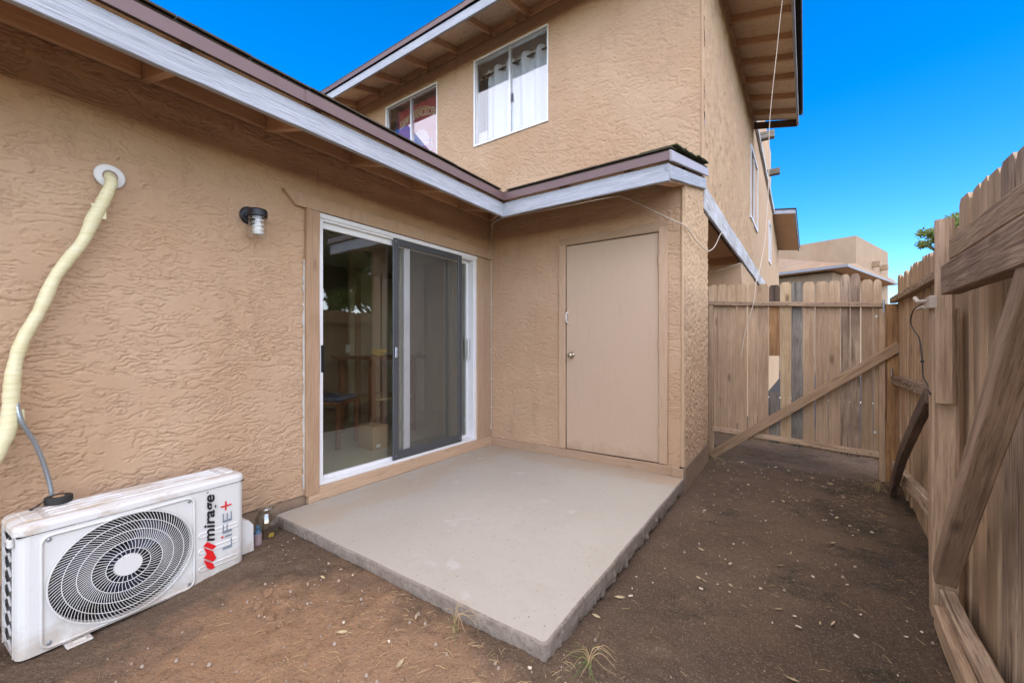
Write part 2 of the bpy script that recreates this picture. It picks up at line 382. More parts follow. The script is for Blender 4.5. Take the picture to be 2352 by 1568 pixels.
def m_slab():
    t=NT('slab_concrete'); v=t.coord(); x=t.n('SeparateXYZ'); t.l(v,x.inputs[0])
    c=t.mix(t.ramp(t.noise(v,1.3,5,.6),[(.3,0),(.7,1)]),(.385,.350,.286),(.43,.395,.327))
    c=t.mix(t.ramp(t.noise(v,26,5,.7),[(.5,0),(.8,.25)]),c,(.33,.29,.245))
    # tan dust washed off the wall: a band along the two walls with a ragged edge
    rag=t.math('MULTIPLY',t.math('SUBTRACT',t.noise(v,2.2,5,.6),.5),.9)
    dl=t.math('ADD',t.math('ADD',x.outputs[0],1.05),rag); db=t.math('ADD',rag,t.math('SUBTRACT',1.2,x.outputs[1]))
    s1=t.ramp(dl,[(.10,0),(.24,.45),(.34,.35),(.46,0)]); s2=t.ramp(db,[(.05,.75),(.22,.6),(.36,0)])
    c=t.mix(s1,c,(.40,.30,.195)); c=t.mix(t.math('MULTIPLY',s2,t.ramp(x.outputs[0],[(.0,.55),(.9,1)])),c,(.38,.27,.165))
    c=t.mix(t.ramp(t.noise(v,2.6,6,.7),[(.50,0),(.64,.28)]),c,(.335,.29,.23)); c=t.mix(t.ramp(t.noise(v,11,5,.75),[(.58,0),(.70,.25)]),c,(.30,.26,.205)); w1=t.ramp(t.noise(v,5.5,3,.5),[(.66,0),(.74,.45)]); c=t.mix(w1,c,(.50,.49,.455))
    sp=t.ramp(t.noise(v,75,2,.5),[(.715,0),(.735,.8)]); c=t.mix(sp,c,(.10,.075,.055))
    h=t.noise(v,120,4,.6); return t.bsdf(c,.8,0,h,.35,.003,.3)
SLAB=m_slab()
def m_slabside():
    t=NT('slab_broken_edge'); v=t.coord()
    c=t.mix(t.ramp(t.noise(v,22,6,.7),[(.3,0),(.7,1)]),(.20,.16,.125),(.32,.275,.225)); c=t.mix(t.ramp(t.noise(v,70,3),[(.62,0),(.7,.7)]),c,(.07,.055,.045))
    return t.bsdf(c,.95,0,t.noise(v,45,5,.7),.9,.012,.15)
SLABS=m_slabside()
def m_dirt():
    t=NT('bare_dirt'); v=t.coord(); x=t.n('SeparateXYZ'); t.l(v,x.inputs[0])
    c=t.mix(t.ramp(t.noise(v,1.4,6,.62),[(.3,0),(.7,1)]),(.112,.074,.047),(.165,.114,.074))
    # lighter orange patches in front of the slab's long edge
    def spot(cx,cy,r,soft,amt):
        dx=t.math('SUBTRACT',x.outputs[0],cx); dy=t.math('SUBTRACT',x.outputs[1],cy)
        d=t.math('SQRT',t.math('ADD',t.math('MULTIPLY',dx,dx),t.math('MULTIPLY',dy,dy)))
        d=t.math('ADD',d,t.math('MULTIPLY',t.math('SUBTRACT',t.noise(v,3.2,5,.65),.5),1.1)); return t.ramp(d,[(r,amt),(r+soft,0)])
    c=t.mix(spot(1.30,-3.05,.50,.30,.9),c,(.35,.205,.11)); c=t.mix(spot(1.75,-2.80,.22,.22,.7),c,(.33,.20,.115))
    c=t.mix(t.ramp(t.noise(v,9,5,.7),[(.55,0),(.72,.55)]),c,(.07,.045,.03))
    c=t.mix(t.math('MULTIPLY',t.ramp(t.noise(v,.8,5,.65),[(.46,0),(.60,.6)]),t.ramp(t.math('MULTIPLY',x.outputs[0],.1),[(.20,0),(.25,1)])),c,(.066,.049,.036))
    # green-black algae film in the damp side yard
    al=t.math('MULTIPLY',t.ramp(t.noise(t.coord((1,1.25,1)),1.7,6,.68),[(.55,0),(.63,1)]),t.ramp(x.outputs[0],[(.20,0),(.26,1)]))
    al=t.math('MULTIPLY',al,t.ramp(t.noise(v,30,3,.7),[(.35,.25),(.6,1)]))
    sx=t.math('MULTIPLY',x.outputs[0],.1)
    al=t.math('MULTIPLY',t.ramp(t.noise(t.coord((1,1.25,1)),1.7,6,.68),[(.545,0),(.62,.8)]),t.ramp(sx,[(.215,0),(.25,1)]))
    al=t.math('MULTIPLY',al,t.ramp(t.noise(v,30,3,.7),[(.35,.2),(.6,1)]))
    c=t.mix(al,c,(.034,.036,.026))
    c=t.mix(t.ramp(t.noise(v,55,4,.7),[(.55,0),(.66,.45)]),c,(.060,.040,.028))
    c=t.mix(t.ramp(t.noise(v,95,3,.6),[(.54,0),(.64,.55)]),c,(.24,.17,.115))
    c=t.mix(t.ramp(t.noise(v,170,2,.5),[(.66,0),(.70,.8)]),c,(.40,.33,.25))
    h=t.math('ADD',t.math('MULTIPLY',t.noise(v,18,6,.7),1.0),t.math('MULTIPLY',t.noise(v,130,3,.6),.35))
    return t.bsdf(c,.95,0,h,1.0,.03,.15)
DIRT=m_dirt()
ASPH=plain('asphalt',(.045,.045,.047),.9,0,.2,.2,.5)
PAINTW=plain('line_paint',(.75,.75,.73),.8)
def m_leaf(name,a,b):
    t=NT(name); n=t.noise(t.coord(),2.2,3); c=t.mix(t.ramp(n,[(.35,0),(.65,1)]),a,b)
    df=t.n('BsdfPrincipled',Roughness=.55); t.l(c,df.inputs['Base Color']); tl=t.n('BsdfTranslucent'); t.l(c,tl.inputs['Color'])
    mx=t.n('MixShader',i0=.3); t.l(df.outputs[0],mx.inputs[1]); t.l(tl.outputs[0],mx.inputs[2]); t.l(mx.outputs[0],t.out.inputs[0]); return t.m
LEAF=m_leaf('acacia_leaf',(.15,.22,.045),(.26,.33,.10)); LEAF2=m_leaf('olive_leaf',(.06,.09,.03),(.12,.15,.065))
BARK=m_wood('bark',(.12,.085,.06),(.18,.13,.09),(.06,.04,.03),.95,0,.4,.4)
LEAFD=plain('dry_leaf',(.42,.33,.19),.8,0,.2,.35)
STRAW=plain('dry_straw',(.42,.30,.15),.9,0,.2,.3); CHIP=plain('pale_chip',(.58,.50,.38),.85,0,.2,.25); STONE=plain('pebble_stone',(.33,.26,.20),.9,0,.2,.5)
ROOFN=m_stucco('neighbour_shingle',(.25,.178,.118),(.32,.23,.155))
# ------------------------------------------------------------------ ground
def smin(a,b,x): return 0
def gz(x, y):
    z = -.125 + .012*(fbm(x*1.1+3,y*1.1,3,5)-.5)*2
    z = z + .066*sstep(.8,.0,np.abs(y+2.5))*sstep(2.7,1.9,x)*sstep(-.3,.2,x)         # soil banked up along the slab's front
    z = z + .012*sstep(.8,0,np.abs(x-.45))*sstep(-2.0,-3.2,y)
    z = z - .05*sstep(3.0,3.6,x)*sstep(-.3,-1.6,y)
    z = z + .02*sstep(.25,0,np.abs(x-2.2))*sstep(.2,-.6,y)*sstep(-2.6,-1.8,y)*0
    return z
def build_ground():
    gx=np.concatenate([-np.geomspace(300,.75,26)+.25, np.arange(-.48,4.3,.018), 4.05+np.geomspace(.28,300,26)])
    gy=np.concatenate([-4.15-np.geomspace(300,.05,28), np.arange(-4.18,2.3,.018), 2.27+np.geomspace(.05,300,28)])
    gx=np.unique(np.round(gx,4)); gy=np.unique(np.round(gy,4))
    X,Y=np.meshgrid(gx,gy); Z=gz(X,Y)
    near=sstep(6.5,4.0,np.hypot(X-2,Y+1.5))
    Z=Z*near+(-.16)*(1-near)
    Z=Z+near*(.016*(fbm(X*7,Y*7,4,91)-.5)+.008*(fbm(X*30,Y*30,3,92)-.5)+.012*sstep(.60,.72,fbm(X*9,Y*9,3,93))*sstep(.5,.62,fbm(X*1.6,Y*1.6,2,95)))
    nu,nv=len(gx),len(gy); idx=np.arange(nu*nv).reshape(nv,nu)
    F=np.stack([idx[:-1,:-1],idx[:-1,1:],idx[1:,1:],idx[1:,:-1]],-1).reshape(-1,4)
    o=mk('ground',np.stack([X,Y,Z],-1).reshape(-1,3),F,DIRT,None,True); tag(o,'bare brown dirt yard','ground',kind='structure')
build_ground()
tag(MB().box((-4,4.2,-.2),(60,18.6,-.15)).build('parking_lot',ASPH),'dark asphalt lot behind the wooden gate','asphalt',kind='structure')
tag(MB().box((-4,8.2,-.16),(60,8.4,-.143)).build('painted_line',PAINTW),'white line painted on the asphalt lot','line',kind='structure')

# ------------------------------------------------------------------ patio slab
def build_slab():
    root=thing('patio_slab','rough-edged grey concrete patio slab by the glass door','slab',(1.05,-1.2,-.1)); root['kind']='structure'
    pts=[]
    def edge(a,b,n,amp):
        a=Vector(a); b=Vector(b); d=(b-a).normalized(); nn=Vector((d.y,-d.x))
        for i in range(n):
            f=i/n; p=a.lerp(b,f)+nn*(random.uniform(-amp,amp)+amp*1.5*math.sin(f*23+a.x)); pts.append(p)
    edge((.03,-2.39),(2.08,-2.40),110,.0012)
    for k in range(8): an=-math.pi/2+math.pi/2*k/8; pts.append(Vector((2.084+.024*math.cos(an),-2.376+.024*math.sin(an))))
    edge((2.108,-2.374),(2.105,-.012),120,.0012)
    pts.append(Vector((2.05,-.012))); pts.append(Vector((.02,-.012))); pts.append(Vector((.02,-2.30)))
    n=len(pts); vs=[]; rows=[(-.010,.0,0),(-.003,-.003,0.0004),(0,-.009,.0008),(.001,-.035,.0015),(.000,-.062,.002),(-.006,-.090,.008),(-.09,-.17,.01)]
    cen=Vector((1.05,-1.2)); nrm=[]
    for i in range(n):
        d=(pts[(i+1)%n]-pts[i-1]).normalized(); nrm.append(Vector((d.y,-d.x)))
    for r,(o_,z,j) in enumerate(rows):
        for i,p in enumerate(pts):
            right = p.x>2.0 and p.y>-2.3
            jj=random.uniform(-j,j)
            ext=(.007*max(0,math.sin(i*1.7+2*math.sin(i*.31))+math.sin(i*.63)+random.uniform(-.5,.5)-.6)) if (right and r in(4,5)) else 0
            q=p+nrm[i]*(o_+jj+ext); vs.append((q.x,q.y,z+random.uniform(-j,j)*.8-(.014*max(0,math.sin(i*.9+3*math.sin(i*.23)))if right and r==5 else 0)))
    fs=[]
    for r in range(len(rows)-1):
        for i in range(n): k=(i+1)%n; fs.append((r*n+i,(r+1)*n+i,(r+1)*n+k,r*n+k))
    o=mk('broken_edge',vs,fs,SLABS,root,False)
    # top: fan of inner rings so the surface shades evenly
    top=MB().add([(p.x+nrm[i].x*-.010,p.y+nrm[i].y*-.010,0) for i,p in enumerate(pts)],[tuple(range(n))]); top.build('slab_top',SLAB,root)
build_slab()

# ------------------------------------------------------------------ house
H=thing('house','tan stucco two-storey house with peeling white eaves around the patio','house',(0,0,0))
K=.018
def sx(y,o=0.): return 2.09+o+K*(y-.908)
SIDE_U=np.array([K,1.0,0]); SIDE_N=np.array([1.0,-K,0])
# left wing wall (faces +x).  u = y
LW=lambda u,v: lace(u,v,3,5.0,16.5,.0098,3.4,wid=.0036)
wl=wall('wall',(0,0,0),(0,1,0),(1,0,0),(-3.75,0.0,.0046),(.064,2.60,.0044),LW,STUCCO,H,holes=[(-2.12,-.23,.0,2.12)],seams=[(-2.076,2.2,2.6)],
        vmask=None)
MB().box((-.02,-6.5,.06),(0.004,-3.74,2.6)).build('wall',STUCCO,H)
MB().box((-.25,-6.5,-.3),(-.012,-2.10,.062)).build('foundation',CONC_F,H)
# closet wall (faces -y).  u = x
CW=lambda u,v: lace(u,v,11,5.0,13.0,.0090,2.6,wid=.0048)
wall('wall',(0,0,0),(1,0,0),(0,-1,0),(0.0,2.095,.0065),(.083,2.56,.0065),CW,STUCCO,H,holes=[(.93,1.925,.05,2.17)])
# pillar side (faces +x)
wall('wall',(2.095,0,0),(0,1,0),(1,0,0),(-.004,1.12,.006),(.083,2.85,.006),lambda u,v: pebble(u,v,21,.008,52,36),STUCCO2,H)
MB().box((0.95,1.10,.0),(2.09,1.12,2.65)).build('wall',STUCCO2,H)
# upper storey front (faces -y)
UW=lambda u,v: lace(u,v,29,5.6,11.0,.0120,2.2,.6,.25,wid=.0068)
W1=(-3.0,-1.753,4.02,5.275); W2=(-1.007,.246,4.035,5.30)
wall('wall',(0,.908,0),(1,0,0),(0,-1,0),(-4.9,2.09,.009),(2.35,5.66,.009),UW,STUCCO,H,holes=[W1,W2],
     seams=[(-3.003,5.28,5.66),(-1.756,5.28,5.66),(-1.004,5.3,5.66),(.2460,5.3,5.66),(-1.0045,2.3,4.03),(.2463,2.3,4.03),(-1.7563,2.3,4.0)])
MB().box((-6.2,.912,2.3),(-4.89,.95,5.66)).build('wall',STUCCO,H)
# upper storey side (faces +x)
SW=lambda u,v: lace(u,v,43,7.0,8.0,.012,.6,1.0,.9,wid=.009)*.7+pebble(u,v,47,.016,15,6)
SWIN1=(4.28,5.65,3.55,4.95)
wall('wall',(2.09,.908,0),SIDE_U,SIDE_N,(0.0,4.9,.014),(2.72,5.66,.014),SW,STUCCO2,H,holes=[SWIN1])
# alcove under the side overhang
MB().box((.8,3.93,-.2),(sx(3.93),3.97,2.62)).build('wall',STUCCO,H)
MB().box((.78,1.12,-.2),(.80,3.95,2.62)).build('wall',STUCCO,H)
MB().box((.78,1.0,2.60),(2.10,3.95,2.64)).build('alcove_ceiling',EAVE,H)
wall('wall',(2.09,.908,0),SIDE_U,SIDE_N,(3.03,4.9,.03),(-.2,2.72,.03),lambda u,v:pebble(u,v,51,.009),STUCCO2,H)
# beam with peeling paint at the foot of the overhang
bar('overhang_beam',(sx(.9,.0),.86,2.665),(sx(8.5,.0),8.5,2.62),.25,.045,(1,-K,0),FASCIA_OLD,H,8,.004)
bar('beam_underside',(sx(.9,-.005),.86,2.53),(sx(8.5,-.005),8.5,2.485),.05,.04,(1,-K,0),DARKW,H,8,.005)

bar('corner_bead',(2.083,.010,.083),(2.083,.010,2.50),.042,.042,(0,1,0),STUCCO2,H,10,.002,.016)
bar('corner_bead',(2.082,.918,2.72),(2.082,.918,5.62),.040,.040,(0,1,0),STUCCO,H,10,.002,.015)
zc=.10; lp_=[]
while zc<1.74:
    lp_.append((.002,-2.1775-random.uniform(.003,.016),zc)); zc+=random.uniform(.012,.05)
cm=MB().prism(lp_+[(.002,-2.1765,1.74),(.002,-2.1765,.10)],(.008,0,0))
cm.build('caulk_bead',plain('caulk_old',(.52,.49,.43),.9,0,.2,.25),H)
# sills and bottom trim
bar('sill_trim',(.012,-2.16,.048),(.012,-.02,.048),.10,.03,(1,0,0),TRIM,H,6,.002)
bar('bottom_plate',(.0,-.012,.040),(2.06,-.012,.040),.085,.03,(0,-1,0),TRIM,H,6,.002)
bar('bottom_plate',(2.098,-.01,-.03),(2.098,1.12,-.03),.22,.02,(1,0,0),CONC_F,H,4,.002)
MB().bbox((2.0,-.045,.0),(2.10,-.03,.078)).build('plate_block',TRIM,H)
# sliding door casing
bar('casing',(.017,-2.126,.058),(.017,-2.126,2.10),.10,.034,(1,0,0),JAMB,H,6,.002)
bar('casing',(.014,-.22,.10),(.014,-.22,2.10),.105,.026,(1,0,0),TRIM,H,4)
bar('casing',(.012,-.09,.10),(.012,-.09,2.09),.14,.016,(1,0,0),TRIM,H,4)
MB().prism([(.004,-2.25,2.103),(.004,-2.335,2.195),(.004,-.014,2.205),(.004,-.014,2.105)],(.03,0,0)).build('casing',TRIM,H)
# sliding glass door
sd=MB()
for a,b in (((-.11,-2.076,.10),(.014,-2.040,2.10)),((-.11,-.318,.10),(.014,-.270,2.10)),((-.11,-2.040,2.045),(.014,-.318,2.10)),((-.11,-2.040,.10),(.016,-.318,.128))): sd.bbox(a,b,.003)
sd.bbox((.014,-2.074,2.062),(.024,-.275,2.098),.003)
door=sd.build('sliding_door',WHITE,H)
def sash(name,x,y0,y1,z0,z1,wd,wz0,wz1,mat,t=.03):
    m=MB(); m.bbox((x,y0,z0),(x+t,y0+wd[0],z1),.003); m.bbox((x,y1-wd[1],z0),(x+t,y1,z1),.003)
    m.bbox((x,y0+wd[0],z0),(x+t,y1-wd[1],z0+wz0),.003); m.bbox((x,y0+wd[0],z1-wz1),(x+t,y1-wd[1],z1),.003)
    return m.build(name,mat,door)
sash('sash',-.045,-2.040,-1.184,.128,2.045,(.012,.066),.03,.045,WHITE)
sash('sash',-.095,-1.25,-.318,.128,2.045,(.05,.025),.03,.03,WHITE)
MB().box((-.033,-2.03,.157),(-.028,-1.249,2.001)).build('glass_pane',GLASSD,door)
MB().box((-.083,-1.201,.157),(-.078,-.342,2.016)).build('glass_pane',GLASSD,door)
sash('screen_frame',.0,-1.40,-.512,.128,2.062,(.055,.055),.075,.055,DARKF,.018)
MB().box((.008,-1.346,.202),(.0095,-.566,2.008)).build('screen_mesh',SCREEN,door)
MB().bbox((.018,-1.386,1.02),(.03,-1.356,1.115),.004).bbox((.03,-1.380,1.04),(.036,-1.362,1.06),.002).bbox((.03,-1.380,1.08),(.036,-1.362,1.10),.002).build('screen_latch',GALV,door)
MB().bbox((.012,-2.058,.93),(.020,-2.036,1.13),.002).build('strike_plate',BLACK,door)
MB().bbox((-.055,-.36,.98),(-.03,-.33,1.20),.004).build('handle',ALU,door)
for y in (-1.372,-.54):
    for z in (.165,2.035): MB().lathe([(.006,0),(.006,.003),(.003,.004)],(.018,y,z),'x',8).build('screw',GALV,door)
# storage door
bar('casing',(.93,-.010,.09),(.93,-.010,2.168),.075,.024,(0,-1,0),TRIM,H,4)
bar('casing',(1.925,-.010,.09),(1.925,-.010,2.168),.075,.024,(0,-1,0),TRIM,H,4)
bar('casing',(.892,-.0105,2.172),(1.962,-.0105,2.172),.072,.025,(0,-1,0),TRIM,H,4)
MB().box((.93,.035,.05),(1.93,.06,2.17)).build('door_backing',RUBBER,H)  # black sheet standing in for the shade in the gap round the door
dm=MB().bbox((.971,-.002,.088),(1.884,.033,2.130),.003); sdoor=dm.build('storage_door',DOOR,H)
MB().lathe([(.030,0),(.031,-.006),(.020,-.010),(.013,-.022),(.022,-.034),(.027,-.048),(.022,-.058),(.008,-.062)],(1.033,-.002,1.032),'y',20).build('knob',KNOB,sdoor,True)
MB().tube([(.985,-.012,1.36),(.985,-.034,1.368),(.985,-.040,1.40),(.985,-.034,1.452),(.985,-.012,1.46)],.006,8).bbox((.977,-.012,1.35),(.993,-.002,1.372),.002).bbox((.977,-.012,1.448),(.993,-.002,1.47),.002).build('pull_handle',PWHITE,sdoor,True)
for z in (.37,1.13,1.885): MB().tube([(1.888,-.018,z-.045),(1.888,-.018,z+.045)],.007,8).bbox((1.875,-.012,z-.045),(1.900,-.004,z+.045),.001).build('hinge',TRIM,sdoor)

# ---- eaves, lower roof
SL=.277
def rafterY(x0,x1,y,zb0,zt0,th=.04,par=H): pass
bar('fascia',(.62,-6.5,2.393),(.62,-.61,2.393),.128,.034,(1,0,0),FASCIA,H,14,.002)
bar('fascia',(.60,-.62,2.393),(2.125,-.62,2.393),.128,.034,(0,-1,0),FASCIA,H,6,.002)
def drip(pts,par=H,mat=DRIP,h=.068,out=.045):
    m=MB(); vs=[];fs=[]
    for p,n in pts:
        p=Vector(p); n=Vector(n)
        for a,b in ((0,-h*.9),(.006,-h),(.010,-h*.98),(.010,-.004),(.006,0),(-.12,.034)): vs.append(p+n*a+Vector((0,0,b)))
    k=6
    for i in range(len(pts)-1):
        for j in range(k-1): fs.append((i*k+j,(i+1)*k+j,(i+1)*k+j+1,i*k+j+1))
    m.add(vs,fs); return m.build('drip_edge',mat,par)
drip([((.655,-6.5,2.533),(1,0,0)),((.655,-2.52,2.533),(1,0,0))]); drip([((.658,-2.53,2.534),(1,0,0)),((.657,-.655,2.534),(1,-1,0))])
drip([((.657,-.655,2.534),(1,-1,0)),((2.135,-.655,2.534),(0,-1,0))])
def slope_board(name,poly,th,mat): return MB().prism(poly,(0,0,-th)).build(name,mat,H)
zx=lambda x,b=2.475: b+(.64-x)*SL
zy=lambda y,b=2.475: b+(y+.64)*SL
slope_board('soffit_board',[(.60,-6.5,zx(.60)+.02),(.60,-.6,zx(.60)+.02),(.0,0.0,zx(0.)+.02),(-.02,-6.5,zx(-.02)+.02)],.015,SOFFIT)
slope_board('soffit_board',[(.60,-.6,zy(-.6)+.02),(2.10,-.6,zy(-.6)+.02),(2.10,0.0,zy(0)+.02),(.0,0,zy(0)+.02)],.015,SOFFIT)
zr=lambda d: 2.551+d*SL
roof=slope_board('roof',[(.652,-6.5,zr(0)),(.652,-.652,zr(0)),(-.90,.90,zr(1.552)),(-4.,.90,zr(4.652)),(-4.,-6.5,zr(4.652))],.02,SHINGLE)
slope_board('roof',[(.652,-.652,zr(0)),(2.13,-.652,zr(0)),(2.13,.90,zr(1.552)),(-.90,.90,zr(1.552))],.02,SHINGLE)
shm={}
def shingle(x0,x1,y0,y1,zf,mat):
    j=random.uniform(-.004,.004); k=random.uniform(0,.004)
    m=MB(); c=[(x0,y0),(x1,y0),(x1,y1),(x0,y1)]
    m.prism([(a,b,zf(a,b)+.012+k) for a,b in c],(0,0,-.009)); return m.build('shingle',mat,H)
yy=-6.4
while yy<-.75:
    e=min(yy+.30,-.67); shingle(.50,.672+random.uniform(-.003,.004),yy+.003,e-.003,lambda a,b:zr(.652-a)+.0,SHINGLE); yy+=.30
xx=.69
while xx<2.1:
    e=min(xx+.30,2.15); shingle(xx+.003,e-.003,-.672+random.uniform(-.004,.003),-.50,lambda a,b:zr(b+.652),SHINGLE); xx+=.30
for i in range(11):
    y0=-.60+.135*i
    if y0+.16<.9: shingle(1.90,2.165+random.uniform(-.012,.012),y0,y0+.20,lambda a,b,i=i:zr(b+.652)+.008+.012*((y0+.2-b)/.2),MOSS)
# rafters of the left wing, blocking between them
RY=[-5.53,-4.91,-4.29,-3.67,-3.047,-2.426,-1.81,-1.19,-.57]
for y in RY: bar('rafter',(-.01,y,zx(0)-.055),(.60,y,zx(.6)-.05),.105,.04,(0,1,0),EAVE,H,2,.001)
bar('rafter',(.60,-.60,2.44),(.03,-.03,2.59),.10,.04,(1,1,0),EAVE,H,2,.001)
for a,b in zip(RY[:-1],RY[1:]): bar('blocking',(.022,a+.022,zx(.02)-.052),(.022,b-.022,zx(.02)-.052),.100,.03,(1,0,0),EAVE,H,2,.001)
bar('blocking',(.022,-.545,zx(.02)-.052),(.022,-.03,zx(.02)-.052),.100,.03,(1,0,0),EAVE,H,2,.001)
for x in (.62,1.24,1.80): bar('rafter',(x,.01,zy(0)-.05),(x,-.60,zy(-.6)-.045),.095,.04,(1,0,0),EAVE,H,2,.001)
# rake end over the pillar
bar('rake_board',(2.118,-.635,2.392),(2.118,.83,2.392+1.465*SL*.95),.10,.03,(1,0,0),FASCIA,H,4,.002)
bar('rake_trim',(2.140,-.655,2.500),(2.140,.86,2.500+1.515*SL*.95),.075,.02,(1,0,0),DRIP_L,H,4,.001)
bar('rake_soffit',(2.06,-.6,2.345),(2.06,.83,2.345+1.43*SL),.02,.10,(1,0,0),EAVE,H,2,.001)

# ---- upper eaves and hip roof
ZF=5.40
bar('fascia',(-6.2,.290,ZF),(2.86,.290,ZF),.12,.034,(0,-1,0),FASCIA,H,14,.002)
drip([((-6.2,.262,5.545),(0,-1,0)),((-.62,.262,5.545),(0,-1,0))]); drip([((-.63,.259,5.546),(0,-1,0)),((2.905,.259,5.546),(1,-1,0))])
drip([((2.905,.262,5.546),(1,-1,0)),((2.905+K*4.9,5.85,5.546),(1,0,0))],H,GREYF)
EO=.74
bar('fascia',(sx(.28,EO),.28,ZF),(sx(5.85,EO),5.85,ZF),.12,.034,(1,-K,0),FASCIA,H,10,.002)
bar('fascia',(sx(5.86,0),5.86,5.56),(sx(5.86,EO),5.86,ZF),.13,.03,(0,1,0),DARKW,H,2,.002)
zu=lambda d: 5.475+d*SL
slope_board('soffit_board',[(-6.2,.30,zu(0)),(2.84,.30,zu(0)),(2.2,.93,zu(.63)),(-6.2,.93,zu(.63))],.015,SOFFIT)
slope_board('soffit_board',[(2.84,.30,zu(0)),(sx(5.85,EO),5.85,zu(0)),(sx(5.85,0),5.85,zu(.72)),(2.09,.93,zu(.65))],.015,SOFFIT)
slope_board('roof',[(-6.2,.255,5.565),(2.91,.255,5.565),(-.3,3.4,6.44),(-6.2,3.4,6.44)],.02,SHINGLE)
slope_board('roof',[(2.91,.255,5.565),(2.98,5.9,5.565),(-.3,5.9,6.44),(-.3,3.4,6.44)],.02,SHINGLE)
URX=[-5.1,-4.42,-3.779,-3.137,-2.62,-1.945,-1.324,-.677,-.06,.56,1.18,1.80]
for x in URX: bar('rafter',(x,.93,zu(.63)-.065),(x,.31,zu(.01)-.06),.09,.045,(1,0,0),EAVE,H,2,.001)
for a,b in zip(URX[:-1],URX[1:]): bar('blocking',(a+.025,.888,zu(.6)-.075),(b-.025,.888,zu(.6)-.075),.13,.03,(0,1,0),EAVE,H,3,.003)
URY=[.95,1.40,2.02,2.60,3.15,3.66,4.20,4.83,5.40]
for y in URY: bar('rafter',(sx(y,-.02),y,zu(.74)-.075),(sx(y,EO-.02),y,zu(.02)-.06),.09,.045,(0,1,0),EAVE,H,2,.001)
for a,b in zip(URY[:-1],URY[1:]): bar('blocking',(sx(a,.022),a+.025,zu(.7)-.08),(sx(b,.022),b-.025,zu(.7)-.08),.13,.03,(1,0,0),EAVE,H,3,.003)
# split flakes of paint and wood hanging under the blocking
fl=MB()
for x in [-3.7,-3.05,-2.9,-2.5,-2.1,-1.85,-1.6,-1.15,-.9,-.62,-.45,-.35,-.2,-.1]:
    for k in range(3):
        cx=x+random.uniform(-.12,.12); z=5.50+random.uniform(-.01,.03); ww=random.uniform(.02,.07)
        fl.prism([(cx,.872,z),(cx+ww,.866,z+.012),(cx+ww*.8,.845,z-.03),(cx+ww*.2,.85,z-.04)],(0,.006,.004))
fo=fl.build('paint_flakes',PALEW,H); fo['kind']='stuff'

# ---- upper windows
def win(x0,x1,z0,z1,y,mull):
    m=MB(); t=.028
    m.bbox((x0,y-.016,z0),(x0+t,y+.07,z1),.003); m.bbox((x1-t*.6,y-.016,z0),(x1,y+.07,z1),.003)
    m.bbox((x0+t,y-.016,z0),(x1-t*.6,y+.07,z0+t),.003); m.bbox((x0+t,y-.016,z1-t),(x1-t*.6,y+.07,z1),.003)
    f=m.build('window',WHITE,H)
    MB().bbox((mull-.018,y+.004,z0+t),(mull+.012,y+.05,z1-t),.003).build('mullion',ALU,f)
    MB().bbox((x0+t,y+.01,z0+t),(x0+t+.022,y+.06,z1-t),.003).bbox((x0+t+.022,y+.02,z1-t-.02),(x1-t*.6,y+.06,z1-t),.002).bbox((x0+t+.022,y+.02,z0+t),(x1-t*.6,y+.06,z0+t+.014),.002).build('sash',ALU,f)
    MB().box((x0+t+.022,y+.022,z0+t+.014),(mull-.018,y+.026,z1-t-.02)).build('pane',GLASS,f)
    MB().box((mull+.012,y+.038,z0+t+.014),(x1-t*.6,y+.042,z1-t-.02)).build('pane',GLASS,f)
    return f
win(*W1[:2],*W1[2:],.908,-2.375); win(*W2[:2],*W2[2:],.908,-.372)
MB().bbox((-.350,.925,4.50),(-.335,.94,4.62),.003).build('sash_latch',BLACK,H)
MB().box((-.0,.93,4.062),(.10,.945,4.075)).build('sash_stop',BLACK,H)
# rooms behind the upper windows, made shallow with an added header to catch skylight
for x0,x1 in ((-3.6,-1.4),(-1.36,1.0)):
    m=MB(); m.box((x0,1.34,3.4),(x1,1.39,5.45)); m.box((x0-.04,.98,3.4),(x0,1.39,5.45)); m.box((x1,.98,3.4),(x1+.02,1.39,5.45)); m.box((x0,.98,3.35),(x1,1.39,3.4)); m.box((x0,1.15,5.185),(x1,1.17,5.43)); m.build('room_wall',ROOMC,H)
    MB().box((x0,.98,5.42),(x1,3.2,5.46)).build('room_ceiling',ROOMC,H)
def swin(u0,u1,z0,z1):
    y0=.908+u0; y1=.908+u1; m=MB()
    P=lambda y,o,z:(sx(y,o),y,z)
    def bx(ya,yb,za,zb,oa,ob): m.add([P(ya,oa,za),P(ya,ob,za),P(yb,ob,za),P(yb,oa,za),P(ya,oa,zb),P(ya,ob,zb),P(yb,ob,zb),P(yb,oa,zb)],[(0,3,2,1),(4,5,6,7),(0,1,5,4),(1,2,6,5),(2,3,7,6),(3,0,4,7)])
    bx(y0,y0+.05,z0,z1,-.06,.03); bx(y1-.05,y1,z0,z1,-.06,.03); bx(y0+.05,y1-.05,z0,z0+.05,-.06,.03); bx(y0+.05,y1-.05,z1-.05,z1,-.06,.03)
    f=m.build('window',WHITE,H); m=MB(); ym=(y0+y1)/2; bx(ym-.03,ym+.03,z0+.05,z1-.05,-.04,.015); m.build('mullion',ALU,f)
    m=MB(); bx(y0+.05,y1-.05,z0+.05,z1-.05,-.035,-.03); m.build('pane',GLASS,f)
    m=MB(); bx(y0,y1,z0,z1,-.30,-.28); m.build('window_blind',CLOTH,f)
swin(*SWIN1)
